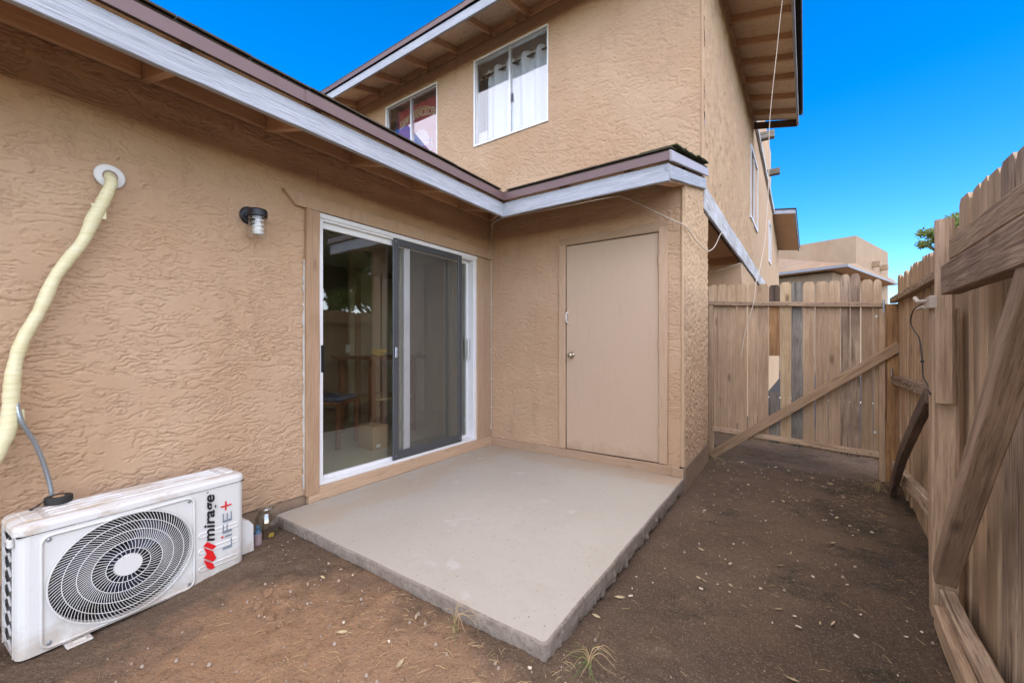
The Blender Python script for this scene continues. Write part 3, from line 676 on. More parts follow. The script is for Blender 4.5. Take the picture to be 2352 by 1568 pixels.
# living room behind the sliding door
m=MB(); m.box((-3.4,-3.2,.03),(-.12,1.0,.085)); m.build('room_floor',FLOORT,H)
m=MB(); m.box((-2.15,-.4,.085),(-2.1,.98,2.45)); m.box((-3.45,-3.2,.085),(-3.4,1.0,2.45)); m.box((-3.4,.95,.085),(-.12,1.0,2.45)); m.box((-3.4,-3.25,.085),(-.12,-3.2,2.45)); m.box((-.13,-.22,.085),(-.115,.95,2.45)); m.box((-.13,-3.2,.085),(-.115,-2.12,2.45)); m.box((-.13,-2.12,2.11),(-.115,-.22,2.45)); m.build('room_wall',ROOMW,H)
MB().box((-3.4,-3.2,2.45),(-.12,1.0,2.5)).build('room_ceiling',ROOMC,H)
m=MB(); m.bbox((-2.098,-.33,.085),(-2.07,-.25,2.12)); m.bbox((-2.098,.55,.085),(-2.07,.63,2.12)); m.bbox((-2.098,-.33,2.12),(-2.07,.63,2.2)); m.build('door_casing',TRIM,H)

# ------------------------------------------------------------------ next-door unit further along the side
N=thing('townhouse','attached stucco unit beyond the far eave with roof beams poking out','house',(2.3,10,0))
nb=MB()
P=lambda y,o,z:(sx(y,o),y,z)
def wallp(m,ya,yb,za0,zb0,za1,zb1,th=.2): m.prism([P(ya,0,za0),P(yb,0,zb0),P(yb,0,zb1),P(ya,0,za1)],(-th,0,0))
wallp(nb,5.81,9.90,2.7,2.7,5.72,5.45); wallp(nb,10.62,15.3,-.2,-.2,5.42,4.7); wallp(nb,5.81,9.90,-.2,-.2,2.69,2.69); wallp(nb,9.90,10.62,4.68,4.68,5.45,5.42); wallp(nb,9.90,10.62,-.2,-.2,3.5,3.5)
nb.build('wall',STUCCO2,N)
MB().prism([P(6.4,-.02,5.6),P(11.25,-.02,5.3),P(11.25,-.02,7.05),P(8.2,-.02,7.2),P(6.4,-.02,7.2)],(-.5,0,0)).build('parapet',STUCCO2,N)
bar('roof_trim',P(5.8,.03,5.73),P(11.6,.03,5.36),.13,.05,(1,-K,0),FASCIA_OLD,N,6,.004)
for y,z in ((6.98,5.79),(9.28,5.77)): bar('roof_beam',P(y,-.1,z),P(y,.30,z),.16,.15,(0,0,1),GREYW,N,2,.003)
wn=MB().prism([P(9.90,-.1,3.5),P(10.62,-.1,3.5),P(10.62,-.1,4.68),P(9.90,-.1,4.68)],(.0,.0,.0)) if False else MB()
for ya,yb,za,zb in ((9.90,9.95,3.5,4.68),(10.57,10.62,3.5,4.68),(9.95,10.57,3.5,3.55),(9.95,10.57,4.63,4.68)): wn.prism([P(ya,.03,za),P(yb,.03,za),P(yb,.03,zb),P(ya,.03,zb)],(-.1,0,0))
wf=wn.build('window',WHITE,N); MB().prism([P(9.95,-.02,3.55),P(10.57,-.02,3.55),P(10.57,-.02,4.63),P(9.95,-.02,4.63)],(-.01,0,0)).build('pane',GLASS,wf)
MB().prism([P(9.9,-.35,3.5),P(10.6,-.35,3.5),P(10.6,-.35,4.7),P(9.9,-.35,4.7)],(-.02,0,0)).build('window_blind',CLOTH,wf)
MB().prism([P(11.75,-.2,5.42),P(11.75,.56,5.30),P(15.0,.62,4.76),P(15.0,-.2,4.86)],(0,0,-.06)).build('eave_soffit',EAVE,N)
bar('fascia',P(11.7,.0,5.36),P(11.7,.58,5.28),.12,.04,(0,1,0),FASCIA,N,2); bar('fascia',P(11.7,.58,5.28),P(15.1,.64,4.74),.12,.04,(1,0,0),FASCIA,N,3)
MB().prism([P(11.66,-.3,5.50),P(11.66,.62,5.38),P(15.2,.68,4.84),P(15.2,-.3,4.96)],(0,0,-.03)).build('roof',SHINGLE,N)
# far rotated building with the flat tower
B=thing('flat_roofed_house','far stucco house with flat tower above a shingled skirt roof','house',(4.4,21.6,-.15))
e=Vector((math.sin(rad(18.7)),math.cos(rad(18.7)),0)); wv=Vector((-e.y,e.x,0)); b0=Vector((5.55,24.83,0))
def bx4(o,a,b,z0,z1,name,mat): return MB().prism([o+Vector((0,0,z0)),o+e*a+Vector((0,0,z0)),o+e*a+wv*b+Vector((0,0,z0)),o+wv*b+Vector((0,0,z0))],(0,0,z1-z0)).build(name,mat,B)
bx4(b0,6.7,14,3.5,7.03,'tower_wall',STUCCO_FAR)
w0=Vector((4.36,21.59,0))
bx4(w0,9.0,16,-.2,4.72,'wall',STUCCO_FAR)
c0=Vector((4.85,20.71,0)); Z=lambda z:Vector((0,0,z))
MB().prism([c0+Z(4.92),c0+wv*16+Z(4.92),b0+wv*6+Z(7.0),b0+Z(5.45)],(0,0,-.06)).build('roof',ROOFN,B)
MB().prism([c0+Z(4.92),b0+Z(5.55),b0+e*8+Z(5.45),c0+e*9.5+Z(4.92)],(0,0,-.06)).build('roof',ROOFN,B)
bar('fascia',c0+Z(4.84),c0+wv*16+Z(4.84),.12,.06,-e,GREYF,B,3); bar('fascia',c0+Z(4.84),c0+e*9.5+Z(4.84),.12,.06,-wv,GREYF,B,3)
MB().prism([c0+Z(4.78),c0+e*9.5+Z(4.78),c0+e*9.5+wv*1.2+Z(4.78),c0+e*.6+wv*1.0+Z(4.78),c0+e*.8+wv*16+Z(4.78),c0+wv*16+Z(4.78)],(0,0,.02)).build('soffit',EAVE,B)
for k in (3.2,4.9): bar('roof_beam',b0+e*k+Z(5.85),b0+e*k-wv*.35+Z(5.85),.3,.3,(0,0,1),STUCCO_FAR,B,2)
dpos=w0+wv*2.35-e*.06
MB().prism([dpos+Z(1.9),dpos+wv*1.5+Z(1.9),dpos+wv*1.5+Z(4.2),dpos+Z(4.2)],e*.1).build('door',PWHITE,B)

# ------------------------------------------------------------------ back gate
G=thing('wooden_gate','sagging plank gate with mixed boards and a diagonal brace','gate',(2.85,1.40,-.15))
xs=[2.067,2.16,2.256,2.355,2.452,2.549,2.649,2.749,2.847,2.945,3.045,3.15,3.244,3.318,3.397,3.487,3.549]
zt=[1.814,1.815,1.805,1.80,1.797,1.785,1.766,1.785,1.782,1.772,1.77,1.764,1.822,1.82,1.756,1.75]
gaps={4:.006,3:.004,14:.008,10:.006}
for i in range(16):
    zb=.15-.065*(xs[i]-2.1)-random.uniform(0,.02); x0=xs[i]+.002+gaps.get(i,0)*.5; x1=xs[i+1]-.002-gaps.get(i+1,0)*.5
    mat={6:GREYW,7:PALEW,8:GREYW,12:RAILW,13:RAILW}.get(i,FENCE)
    if i==2: x1-=.006
    if i==6:
        o=dogboard('board',x0,x1,1.402,1.02,1.585,.017,ORANGEW,G,.018); o['label']='short raw orange board with a dark knot'
        dogboard('board',x0,x1,1.402,1.588,zt[i],.018,DARKW,G,.018)
        o=dogboard('board',x0+.003,x1-.004,1.400,zb,.635,.017,GREYW,G,.001); o['label']='short grey offcut board'
    else:
        o=dogboard('board',x0,x1,1.40+.0045*(-1)**i,zb,zt[i],.017,mat,G,.02,random.uniform(-.001,.001))
        if i==7: o['label']='pale raw knotty board'
        if i==8: o['label']='grey weathered board'
bar('rail',(2.051,1.365,1.606),(3.565,1.365,1.505),.045,.05,(0,1,0),RAIL,G,6,.002,bow=.0)
bar('rail',(2.115,1.365,.195),(3.556,1.365,.106),.052,.05,(0,1,0),RAIL,G,6,.003)
bar('brace',(2.10,1.312,-.10),(3.662,1.312,1.128),.085,.035,(0,-1,0),BRACE,G,6,.002)
nm=MB()
for i in range(16):
    for zz in (1.60-.065*(xs[i]-2.06),.19-.06*(xs[i]-2.1)):
        for dx in (.05,): nm.lathe([(.0052,-.001),(.0052,.0018)],(xs[i]+dx+random.uniform(-.02,.02),1.3385,zz+random.uniform(-.014,.014)),'y',6)
nh=nm.build('nail_heads',RUSTN,G); nh['kind']='stuff'
bar('jamb',(2.093,1.375,-.14),(2.093,1.375,1.58),.052,.06,(0,1,0),FENCE,G,3)
MB().bbox((3.546,1.325,1.43),(3.56,1.345,1.56),.003).build('hinge',GALV,G)
for x,z in ((3.50,.31),(3.51,1.40)): MB().lathe([(.011,0),(.012,-.004),(.006,-.010)],(x,1.39,z),'y',10).build('bolt',PWHITE,G)

# ------------------------------------------------------------------ side fence and double gate (own frame: x along the run, -y towards the yard)
FZ=-.15
FA=math.atan2(-.9987,-.0515)
FN=thing('fence','long side fence of dog-ear pickets from corner post to hinge post','fence',(3.66,1.41,FZ),rotz=FA)
def fb(n,t,o,z): return (t,-o,z-FZ)
# corner post of two pieces
bar('post',(.035,-.045,-.02),(.035,-.045,1.66),.095,.09,(0,1,0),ORANGEW,FN,8,.004,.008)['label']='corner post with stain worn to raw orange wood'
bar('post',(.045,-.112,-.02),(.045,-.112,1.62),.08,.045,(0,1,0),FENCE,FN,6,.002)
t=.06
while t<2.30:
    wd=random.choice((.092,.095,.14,.14)); zt_=1.748-.018*t+random.uniform(-.016,.014)
    dogboard('board',t+.002,t+wd-.003,.009+random.choice((-.0045,.0045)),.02+random.uniform(-.02,.02),zt_-FZ,.017,FENCE,FN,.02); t+=wd
bar('rail',fb(0,-.02,.028,1.545),fb(0,2.36,.028,1.505),.05,.05,(0,1,0),RAIL,FN,5,.002)
bar('rail',fb(0,.02,.028,.81),fb(0,2.02,.028,.868),.075,.045,(0,1,0),RAILW,FN,4,.002)
bar('rail',fb(0,.10,.028,.03),fb(0,2.36,.028,.225),.09,.05,(0,1,0),RAILW,FN,5,.003)
bar('brace',fb(0,.50,.085,-.13),fb(0,2.12,.085,.86),.085,.04,(0,1,0),DARKW,FN,6,.002,bow=-.02)['label']='dark leaning brace'
bar('post',(2.385,-.075,-.12),(2.385,-.075,1.45),.09,.09,(0,1,0),RAIL,FN,6,.0015)['label']='incised treated hinge post'
MB().bbox((.07,-.055,1.00),(.13,-.05,1.08),.001).build('bracket',GALV,FN)
nm=MB()
for k in range(30):
    t=.10+.075*k
    for zz in (1.545-.017*t,.84): nm.lathe([(.0055,-.001),(.0055,.0018)],(t+random.uniform(-.01,.01),-.0545 if zz>1 else -.0525,zz-FZ+random.uniform(-.012,.012)),'y',6)
nh=nm.build('nail_heads',RUSTN,FN); nh['kind']='stuff'
# second run: the wide gate close to the camera
D=thing('wooden_gate','tall near side gate with doubled rails and a thick slanting brace','gate',(3.66-.0515*3.2,1.41-.9987*3.2,FZ),rotz=FA)
q=3.2
t=2.30-q
while t<4.2-q:
    wd=random.choice((.135,.14,.142,.098)); zt_=1.835-.055*(t+q-2.05)+random.uniform(-.012,.012)
    if t+q>3.3: zt_=1.77+random.uniform(-.01,.01)
    mat=FENCE if random.random()<.85 else RAILW
    dogboard('board',t+.002,t+wd-.003,.009+random.choice((-.0045,.0045)),-.10+random.uniform(-.02,.02),zt_-FZ,.018,mat,D,.022,random.uniform(-.002,.002)); t+=wd
g=lambda t,o,z:(t-q,-o,z-FZ)
bar('post',g(4.20,.06,-.25),g(4.20,.06,1.62),.09,.09,(0,1,0),RAIL,D,6,.0015)
bar('stile',g(2.455,.082,.86),g(2.455,.082,1.71),.042,.065,(0,1,0),RAIL,D,4,.0015,.012)
bar('rail',g(2.54,.062,1.555),g(4.15,.062,1.525),.092,.038,(0,1,0),RAIL,D,8,.002)
bar('rail',g(2.74,.108,1.398),g(4.15,.108,1.372),.122,.06,(0,1,0),RAILD,D,8,.0025)
bar('brace',g(2.55,.100,.09),g(4.05,.100,1.80),.075,.07,(0,1,0),BRACED,D,8,.003)
bar('rail',g(2.56,.118,-.085),g(4.15,.118,-.080),.095,.035,(0,1,0),RAIL,D,8,.003)
bar('rail',g(2.45,.070,-.055),g(4.15,.070,-.043),.09,.055,(0,1,0),RAILW,D,10,.005)
MB().bbox((3.43-q,-.135,1.375-FZ),(3.60-q,-.127,1.425-FZ),.003).build('hinge',LATCHM,D)
lm=MB(); lm.bbox((2.37-q,-.135,1.30-FZ),(2.47-q,-.10,1.36-FZ),.004); lm.tube([g(2.40,.13,1.34),g(2.30,.15,1.345),g(2.24,.155,1.37)],.010,8); lm.tube([g(2.38,.14,1.315),g(2.30,.15,1.31)],.008,8); lm.build('latch',LATCHM,D)
def fw(t,o,z):
    return (3.66-.0515*t-.9987*o, 1.41-.9987*t+.0515*o, z)
wpts=[fw(*p) for p in ((2.26,.15,1.37),(2.05,.10,1.36),(1.75,.10,1.345),(1.62,.10,1.28),(1.74,.10,1.22),(1.93,.10,1.165),(2.02,.10,1.04),(2.05,.10,.96),(2.25,.11,.925),(2.42,.125,.895))]
def smooth(pts,n=6):
    pts=[Vector(p) for p in pts]; out=[]
    for i in range(len(pts)-1):
        p0=pts[max(i-1,0)];p1=pts[i];p2=pts[i+1];p3=pts[min(i+2,len(pts)-1)]
        for k in range(n):
            t=k/n; out.append(.5*((2*p1)+(-p0+p2)*t+(2*p0-5*p1+4*p2-p3)*t*t+(-p0+3*p1-3*p2+p3)*t*t*t))
    out.append(pts[-1]); return out
tag(MB().tube(smooth(wpts),.0035,6).lathe([(.004,-.008),(.010,0),(.004,.008)],wpts[6],'z',8).build('wire',WIRE,None,True),'black wire looped from the gate latch down the fence','wire')

# ------------------------------------------------------------------ air conditioner outdoor unit
AO=Vector((.412,-3.527,-.10)); AA=math.atan2(.998,-.061)
A=thing('air_conditioner','white outdoor air conditioner unit leaning by the stucco wall','air conditioner',AO,rotz=AA)
A.scale=(.982,1,1)
AW,AH,AD=.835,.525,.25
def rrect(x0,x1,y0,y1,r,n=5):
    pts=[]
    for cx,cy,a0 in ((x1-r,y0+r,-90),(x1-r,y1-r,0),(x0+r,y1-r,90),(x0+r,y0+r,180)):
        for k in range(n+1): a=rad(a0+90*k/n); pts.append((cx+r*math.cos(a),cy+r*math.sin(a)))
    return pts
FC=(.332,.240); FR=(.252,.226)
# cabinet: rounded sides plus a front skin with a round opening
cab=MB(); pr=rrect(0,AW,0,AD,.035)
n=len(pr); fi=[i for i in range(n)]
vs=[];fs=[]
for z in (.0,.485):
    vs+=[(x,y,z) for x,y in pr]
for i in range(n):
    j=(i+1)%n; (xa,ya),(xb,yb)=pr[i],pr[j]
    if ya<.001 and yb<.001: continue
    if xa<.001 and xb<.001: continue
    fs.append((i,j,n+j,n+i))
fs.append(tuple(range(n-1,-1,-1)))
cab.add(vs,fs)
# front skin
seg=72; ring=[];rect=[]
x0,x1,z0,z1=.035,AW-.035,.0,.485
for k in range(seg):
    a=2*math.pi*k/seg; c,s_=math.cos(a),math.sin(a); ring.append((FC[0]+FR[0]*c,FC[1]+FR[1]*s_))
    tx=((x1-FC[0])/c if c>1e-6 else (x0-FC[0])/c if c<-1e-6 else 1e9); tz=((z1-FC[1])/s_ if s_>1e-6 else (z0-FC[1])/s_ if s_<-1e-6 else 1e9)
    tt=min(tx,tz); rect.append((FC[0]+c*tt,FC[1]+s_*tt))
vs=[(x,0,z) for x,z in rect]+[(x,0,z) for x,z in ring]+[(FC[0]+(x-FC[0])*.985,.02,FC[1]+(z-FC[1])*.985) for x,z in ring]
fs=[(k,(k+1)%seg,seg+(k+1)%seg,seg+k) for k in range(seg)]+[(seg+k,seg+(k+1)%seg,2*seg+(k+1)%seg,2*seg+k) for k in range(seg)]
cab.add(vs,fs)
for cx_,cz_ in ((x0,z0),(x1,z0),(x1,z1),(x0,z1)):       # corner triangles the ray fan leaves out
    best=sorted(range(seg),key=lambda k:(rect[k][0]-cx_)**2+(rect[k][1]-cz_)**2)[:2]
    k=min(best) if abs(best[0]-best[1])==1 else max(best)
    cab.add([(rect[k][0],0,rect[k][1]),(cx_,0,cz_),(rect[(k+1)%seg][0],0,rect[(k+1)%seg][1])],[(0,1,2)])
cab.build('cabinet',ACW,A)
# lid
lid=MB(); lp=rrect(-.006,AW+.004,-.006,AD+.004,.04)
n=len(lp); vs=[];
def ins(p,d): 
    cx,cy=AW/2,AD/2; return [(x+(d if x<cx else -d),y+(d if y<cy else -d)) for x,y in p]
for z,d in ((.483,0),(.505,0),(.518,.006),(.525,.03)): vs+=[(x,y,z) for x,y in ins(lp,d)]
fs=[(k*n+i,k*n+(i+1)%n,(k+1)*n+(i+1)%n,(k+1)*n+i) for k in range(3) for i in range(n)]+[tuple(range(3*n,4*n)),tuple(range(n-1,-1,-1))]
lid.add(vs,fs)
for yy_ in (.055,.095,.135,.175): lid.bbox((.10,yy_,.52),(AW-.09,yy_+.018,.531),.005)
lid.bbox((.03,.05,.52),(.085,.20,.530),.006); lid.bbox((AW-.07,.05,.52),(AW-.03,.20,.533),.006)
lid.build('lid',ACTOP,A)
MB().box((.002,.0,.478),(AW-.002,AD,.484)).build('lid_seam',RUBBER,A)
# raised square bezel round the fan
bz=MB(); op=rrect(.066,.592,.012,.462,.03,4)
inn=[]
for k in range(seg): inn.append(ring[k])
vs=[(x,-.012,z) for x,z in op]; 
fr=MB()
fr.tube([(x,-.003,z) for x,z in op]+[(op[0][0],-.003,op[0][1])],.006,6,False); fr.build('bezel',ACW,A,True)
gr=MB()
for f in (.31,.49,.67,.84,1.0):
    gr.tube([(FC[0]+FR[0]*f*math.cos(2*math.pi*k/64),-.010-.012*(1-f*f),FC[1]+FR[1]*f*math.sin(2*math.pi*k/64)) for k in range(65)],0.0017 if f<1 else .0035,5,False)
for k in range(104):
    a0=2*math.pi*k/104; pts=[]; fs0=.17 if k%4==0 else (.31 if k%2==0 else .49)
    for i in range(9):
        f=fs0+(1-fs0)*i/8; a=a0+.62*((f-.17)/.83)**1.25
        pts.append((FC[0]+FR[0]*f*math.cos(a),-.009-.012*(1-f*f),FC[1]+FR[1]*f*math.sin(a)))
    gr.tube(pts,.00125,4,False)
gr.build('grille',ACW,A)
MB().add([(FC[0]+.048*math.cos(2*math.pi*k/28),-.021,FC[1]+.044*math.sin(2*math.pi*k/28)) for k in range(28)]+[(FC[0]+.052*math.cos(2*math.pi*k/28),-.012,FC[1]+.048*math.sin(2*math.pi*k/28)) for k in range(28)],[tuple(range(28))]+[(k,28+k,28+(k+1)%28,(k+1)%28) for k in range(28)]).build('hub_cap',ACW,A)
cv=MB(); 
for k in range(seg):
    a=2*math.pi*k/seg; b=2*math.pi*(k+1)/seg
    pa=(FC[0]+FR[0]*math.cos(a),FC[1]+FR[1]*math.sin(a)); pb=(FC[0]+FR[0]*math.cos(b),FC[1]+FR[1]*math.sin(b))
    cv.quad((pa[0],.021,pa[1]),(pb[0],.021,pb[1]),(pb[0],.17,pb[1]),(pa[0],.17,pa[1]))
cv.add([(FC[0]+FR[0]*math.cos(2*math.pi*k/seg),.17,FC[1]+FR[1]*math.sin(2*math.pi*k/seg)) for k in range(seg)],[tuple(range(seg))])
cv.build('fan_housing',RUBBER,A)
fanm=plain('fan_blade',(.03,.035,.06),.45)
fb_=MB(); fb_.lathe([(.05,.05),(.05,.12)],(FC[0],0,FC[1]),'y',16)
for k in range(3):
    a=2*math.pi*k/3+.6; vs=[]
    for r in (.05,.12,.20):
        for da in (-.45,0,.45): vs.append((FC[0]+r*math.cos(a+da*(.8+r)),.06+.05*da+.03,FC[1]+r*.9*math.sin(a+da*(.8+r))))
    fb_.add(vs,[(i*3+j,i*3+j+1,i*3+j+4,i*3+j+3) for i in range(2) for j in range(2)])
fb_.build('fan',fanm,A)
# left side: coil behind a guard of slanting bars
MB().box((.022,.04,.01),(.03,AD-.03,.475)).build('coil',RUBBER,A)
gd=MB()
for yv in (.04,AD-.03): gd.box((-.004,yv-.004,.005),(.004,yv+.004,.48))
for k in range(8):
    z=.02+.058*k; gd.prism([(-.003,.04,z+.022),(-.003,.085,z),(-.003,.13,z+.022),(-.003,.175,z),(-.003,.22,z+.022),(-.003,.22,z+.027),(-.003,.175,z+.005),(-.003,.13,z+.027),(-.003,.085,z+.005),(-.003,.04,z+.027)],(.006,0,0))
gd.build('coil_guard',ACW,A)
MB().bbox((-.018,.02,.44),(0,.06,.475),.006).build('corner_tab',ACW,A)
# embossed grooves, valve cover, feet, screws
for zc in (.251,.168,.079):
    pts=[]
    for sx_,a0 in ((.79,-90),(.625,90)):
        for k in range(7): a=rad(a0+180*k/6); pts.append((sx_+.011*math.cos(a),-.0006,zc+.011*math.sin(a)))
    inner=[(.7075+(p[0]-.7075)*.96,-.0022,zc+(p[2]-zc)*.6-.002) for p in pts]; nn=len(pts)
    o_=[(p[0],-.004,p[2]) for p in pts]
    out_=[(.7075+(p[0]-.7075)*1.05,-.0003,zc+(p[2]-zc)*1.4) for p in pts]
    MB().add(out_+o_+inner,[(i,(i+1)%nn,nn+(i+1)%nn,nn+i) for i in range(nn)]+[(nn+i,nn+(i+1)%nn,2*nn+(i+1)%nn,2*nn+i) for i in range(nn)]+[tuple(range(2*nn,3*nn))]).build('groove',ACW,A)
MB().prism([(AW,.05,.045),(AW+.075,.05,.045),(AW+.072,.05,.195),(AW+.05,.05,.225),(AW,.05,.24)],(0,.15,0)).build('valve_cover',ACW,A)
MB().bbox((AW,.06,-.02),(AW+.08,.19,.044),.003).build('valve_base',RUBBER,A)
for xf in (.17,.71): MB().bbox((xf-.04,-.045,-.012),(xf+.04,.03,-.003),.003).tube([(xf-.02,-.025,-.002),(xf+.02,-.025,-.002)],.008,8).build('foot',ACW,A)
for x,z in ((.088,.445),(.572,.445),(.572,.03),(.088,.03)): MB().lathe([(.0075,0),(.0075,-.003),(.003,-.004)],(x,-.001,z),'y',10).build('screw',GALV,A)
def text_part(name,body,size,ox,oz,mat,shear=0.,bold=0.,sx_=1.,parent=A):
    cu=bpy.data.curves.new(name,'FONT'); cu.body=body; cu.size=size; cu.shear=shear; cu.offset=bold; cu.extrude=.0004; cu.resolution_u=3
    ob=bpy.data.objects.new('text_tmp',cu); COL.objects.link(ob)
    dg=bpy.context.evaluated_depsgraph_get(); me=bpy.data.meshes.new_from_object(ob.evaluated_get(dg))
    COL.objects.unlink(ob); bpy.data.objects.remove(ob)
    xs_=[v.co.x for v in me.vertices]; w_=max(xs_)-min(xs_); x_0=min(xs_)
    for v in me.vertices:
        tx,ty,tz=v.co; tx=(tx-x_0)*(sx_/w_ if sx_!=1. else 1.)
        v.co=(ox-ty, -.0058-tz, oz+tx)
    me.name=name; me.materials.clear(); me.materials.append(mat)
    o=_link(bpy.data.objects.new(name,me)); o.parent=parent; return o
text_part('lettering','mirage',.070,.682,.206,INK,.22,.0016,.246)
text_part('registered_mark','o',.018,.655,.462,INK)
text_part('lettering','L',.066,.767,.140,GREYI,0,-.0004,.050)
MB().prism([(.767,-.0052,.202),(.767,-.0052,.211),(.733,-.0052,.211),(.733,-.0052,.202)],(0,-.001,0)).build('lettering',GREYI,A)
MB().prism([(.727,-.0015,.202),(.727,-.0015,.211),(.716,-.0015,.211),(.716,-.0015,.202)],(0,-.001,0)).build('lettering_dot',RED,A)
text_part('lettering','F',.066,.767,.225,GREYI,0,-.0004,.046)
text_part('lettering','E',.066,.767,.284,GREYI,0,-.0004,.048)
MB().prism([(.735,-.0015,.345),(.735,-.0015,.393),(.743,-.0015,.393),(.743,-.0015,.345)],(0,-.001,0)).prism([(.714,-.003,.365),(.714,-.003,.373),(.766,-.003,.373),(.766,-.003,.365)],(0,-.001,0)).build('plus_sign',RED,A)
for poly in ([[.65,.211],[.692,.174],[.675,.161],[.632,.197]],[[.633,.189],[.675,.154],[.692,.11],[.675,.098],[.633,.135],[.648,.149]],[[.633,.125],[.675,.09],[.685,.063],[.669,.06],[.651,.075]]):
    MB().prism([(x,-.0062,z) for x,z in poly],(0,.003,0)).build('emblem',RED,A)
# roll of tape left on the lid
R0=Vector((.192,-3.386,.432))
tp=thing('tape_roll','roll of black tape with a loose end on the air conditioner lid','tape',R0)
MB().lathe([(.020,0),(.043,.0),(.045,.004),(.045,.024),(.043,.028),(.020,.028)],R0,'z',24).build('roll',RUBBER,tp)
MB().lathe([(.0195,.002),(.0215,.0275),(.010,.030)],R0,'z',18).build('core',CARD,tp)
MB().prism([R0+Vector((-.0,-.044,.02)),R0+Vector((.02,-.07,.008)),R0+Vector((.03,-.09,.002)),R0+Vector((.045,-.085,.002)),R0+Vector((.03,-.06,.012)),R0+Vector((.012,-.042,.026))],(0,0,-.002)).build('loose_end',RUBBER,tp)

# ------------------------------------------------------------------ wrapped pipe, wall flange, conduit
PIPE=None
def m_pipe():
    t=NT('pipe_wrap'); v=t.coord(); n=t.noise(t.coord((3,3,26)),2.5,4,.6,.5)
    c=t.mix(t.ramp(n,[(.35,0),(.65,1)]),(.62,.56,.30),(.72,.67,.43)); c=t.mix(t.ramp(t.noise(t.coord((2,2,9)),3,3),[(.58,0),(.7,.6)]),c,(.66,.64,.55))
    return t.bsdf(c,.5,0,n,.25,.003,.4)
PIPE=m_pipe()
lp=thing('line_set','pale yellow tape-wrapped pipe running from the round wall flange','pipe',(0.08,-3.25,1.4))
MB().lathe([(.058,0.002),(.060,.008),(.056,.014),(.030,.017),(.027,.010)],(.004,-3.186,1.985),'x',28).build('wall_flange',PWHITE,lp)
MB().lathe([(.030,.004),(.028,.02),(.006,.022)],(.004,-3.186,1.985),'x',12).build('foam_filler',STONE,lp)
pp=[(.0,-3.186,1.99),(.05,-3.19,1.965),(.085,-3.195,1.925),(.085,-3.225,1.83),(.075,-3.255,1.745),(.07,-3.29,1.63),(.07,-3.345,1.52),(.07,-3.385,1.43),(.075,-3.43,1.28),(.08,-3.475,1.16),(.085,-3.50,1.05),(.085,-3.51,.93),(.08,-3.515,.80),(.085,-3.54,.70),(.10,-3.58,.58),(.12,-3.62,.40),(.14,-3.60,.25),(.16,-3.56,.15)]
sp=smooth(pp,5); rr=[.0225+random.uniform(-.0014,.0014)+.0012*(i//4%2)+.004*math.exp(-((i-19)/5.)**2)+.006*math.exp(-((i-62)/8.)**2) for i in range(len(sp))]
MB().tube(sp,rr,14).build('wrapped_pipe',PIPE,lp,True)
for z_,y_,ln in ((1.755,-3.235,.05),(.795,-3.495,.045)):
    MB().prism([(.065,y_-.03,z_+.06),(.07,y_+.02,z_+.05),(.068,y_+.022,z_-.005),(.066,y_-.012,z_-.012)],(.02,0,0)).build('tape_flap',PIPE,lp)
cp=[(.09,-3.50,.90),(.10,-3.485,.80),(.085,-3.44,.68),(.07,-3.41,.56),(.07,-3.392,.45),(.075,-3.388,.33),(.09,-3.39,.20)]
cs=smooth(cp,14); tag(MB().tube(cs,[.0085+(.0018 if i%2 else -.0012) for i in range(len(cs))],10).build('conduit',GALV,None,True),'thin ribbed metal conduit hanging from the wrapped pipe','conduit')

# ------------------------------------------------------------------ wall lamp
L=thing('wall_lamp','black wall lamp with ribbed glass jar shade, unlit','lamp',(0,-2.53,1.95))
MB().lathe([(.058,.002),(.058,.008),(.050,.016),(.02,.02)],(.004,-2.535,1.955),'x',28).build('backplate',BLACK,L)
JX,JY=.098,-2.525
MB().lathe([(.030,1.984),(.050,1.980),(.054,1.972),(.054,1.936)],(JX,JY,0),'z',28).bbox((.016,JY-.028,1.945),(JX,JY+.028,1.978),.006).build('cap',BLACK,L)
prof=[(.047,1.936)]+[(.051+.0016*math.sin(k*1.57),1.932-.0065*k) for k in range(18)]+[(.049,1.812),(.042,1.803),(.030,1.800),(.008,1.799)]
MB().lathe(prof,(JX,JY,0),'z',28).build('glass_jar',m_glass('ribbed_jar',(.93,.92,.88),1.0,.12),L,True)
MB().lathe([(.014,1.93),(.015,1.895),(.026,1.875),(.031,1.855),(.029,1.835),(.018,1.822),(.003,1.818)],(JX,JY,0),'z',20).build('bulb',plain('bulb_frosted',(.50,.49,.45),.6),L,True)
MB().lathe([(.004,0),(.004,.004)],(.020,-2.562,1.955),'x',8).build('screw',GALV,L)

# ------------------------------------------------------------------ cables
c1=[(-.0+.012,-.020,.27),(.004,-.040,.215),(.020,-.030,.18),(.022,-.018,.24),(.022,-.016,.43),(.020,-.016,1.08),(.020,-.016,2.20),(.024,-.03,2.32),(.10,-.10,2.40),(.35,-.42,2.365),(.585,-.56,2.345),(.9,-.57,2.335),(1.236,-.57,2.328),(1.65,-.55,2.328),(1.62,-.20,2.44),(1.776,-.10,2.36),(2.033,-.07,2.19),(2.112,-.045,2.14),(2.13,.3,2.09),(2.14,.75,2.085),(2.145,.93,2.11),(2.15,1.25,2.22),(2.155,1.60,2.42),(2.155,1.80,2.50)]
cb=thing('cable','white cable stapled up the corner, along the eave to the beam','cable',(.02,-.02,.3))
MB().tube(smooth(c1,6),.0048,7).build('cable_run',CABLE,cb,True)
cl=MB()
for z in (.43,.75,1.08,1.6,2.2): cl.bbox((.013,-.022,z-.005),(.031,-.008,z+.005),.002)
cl.build('cable_clip',PWHITE,cb)
c2=[(2.86,-2.6,6.2),(2.86,-1.9,5.4)]
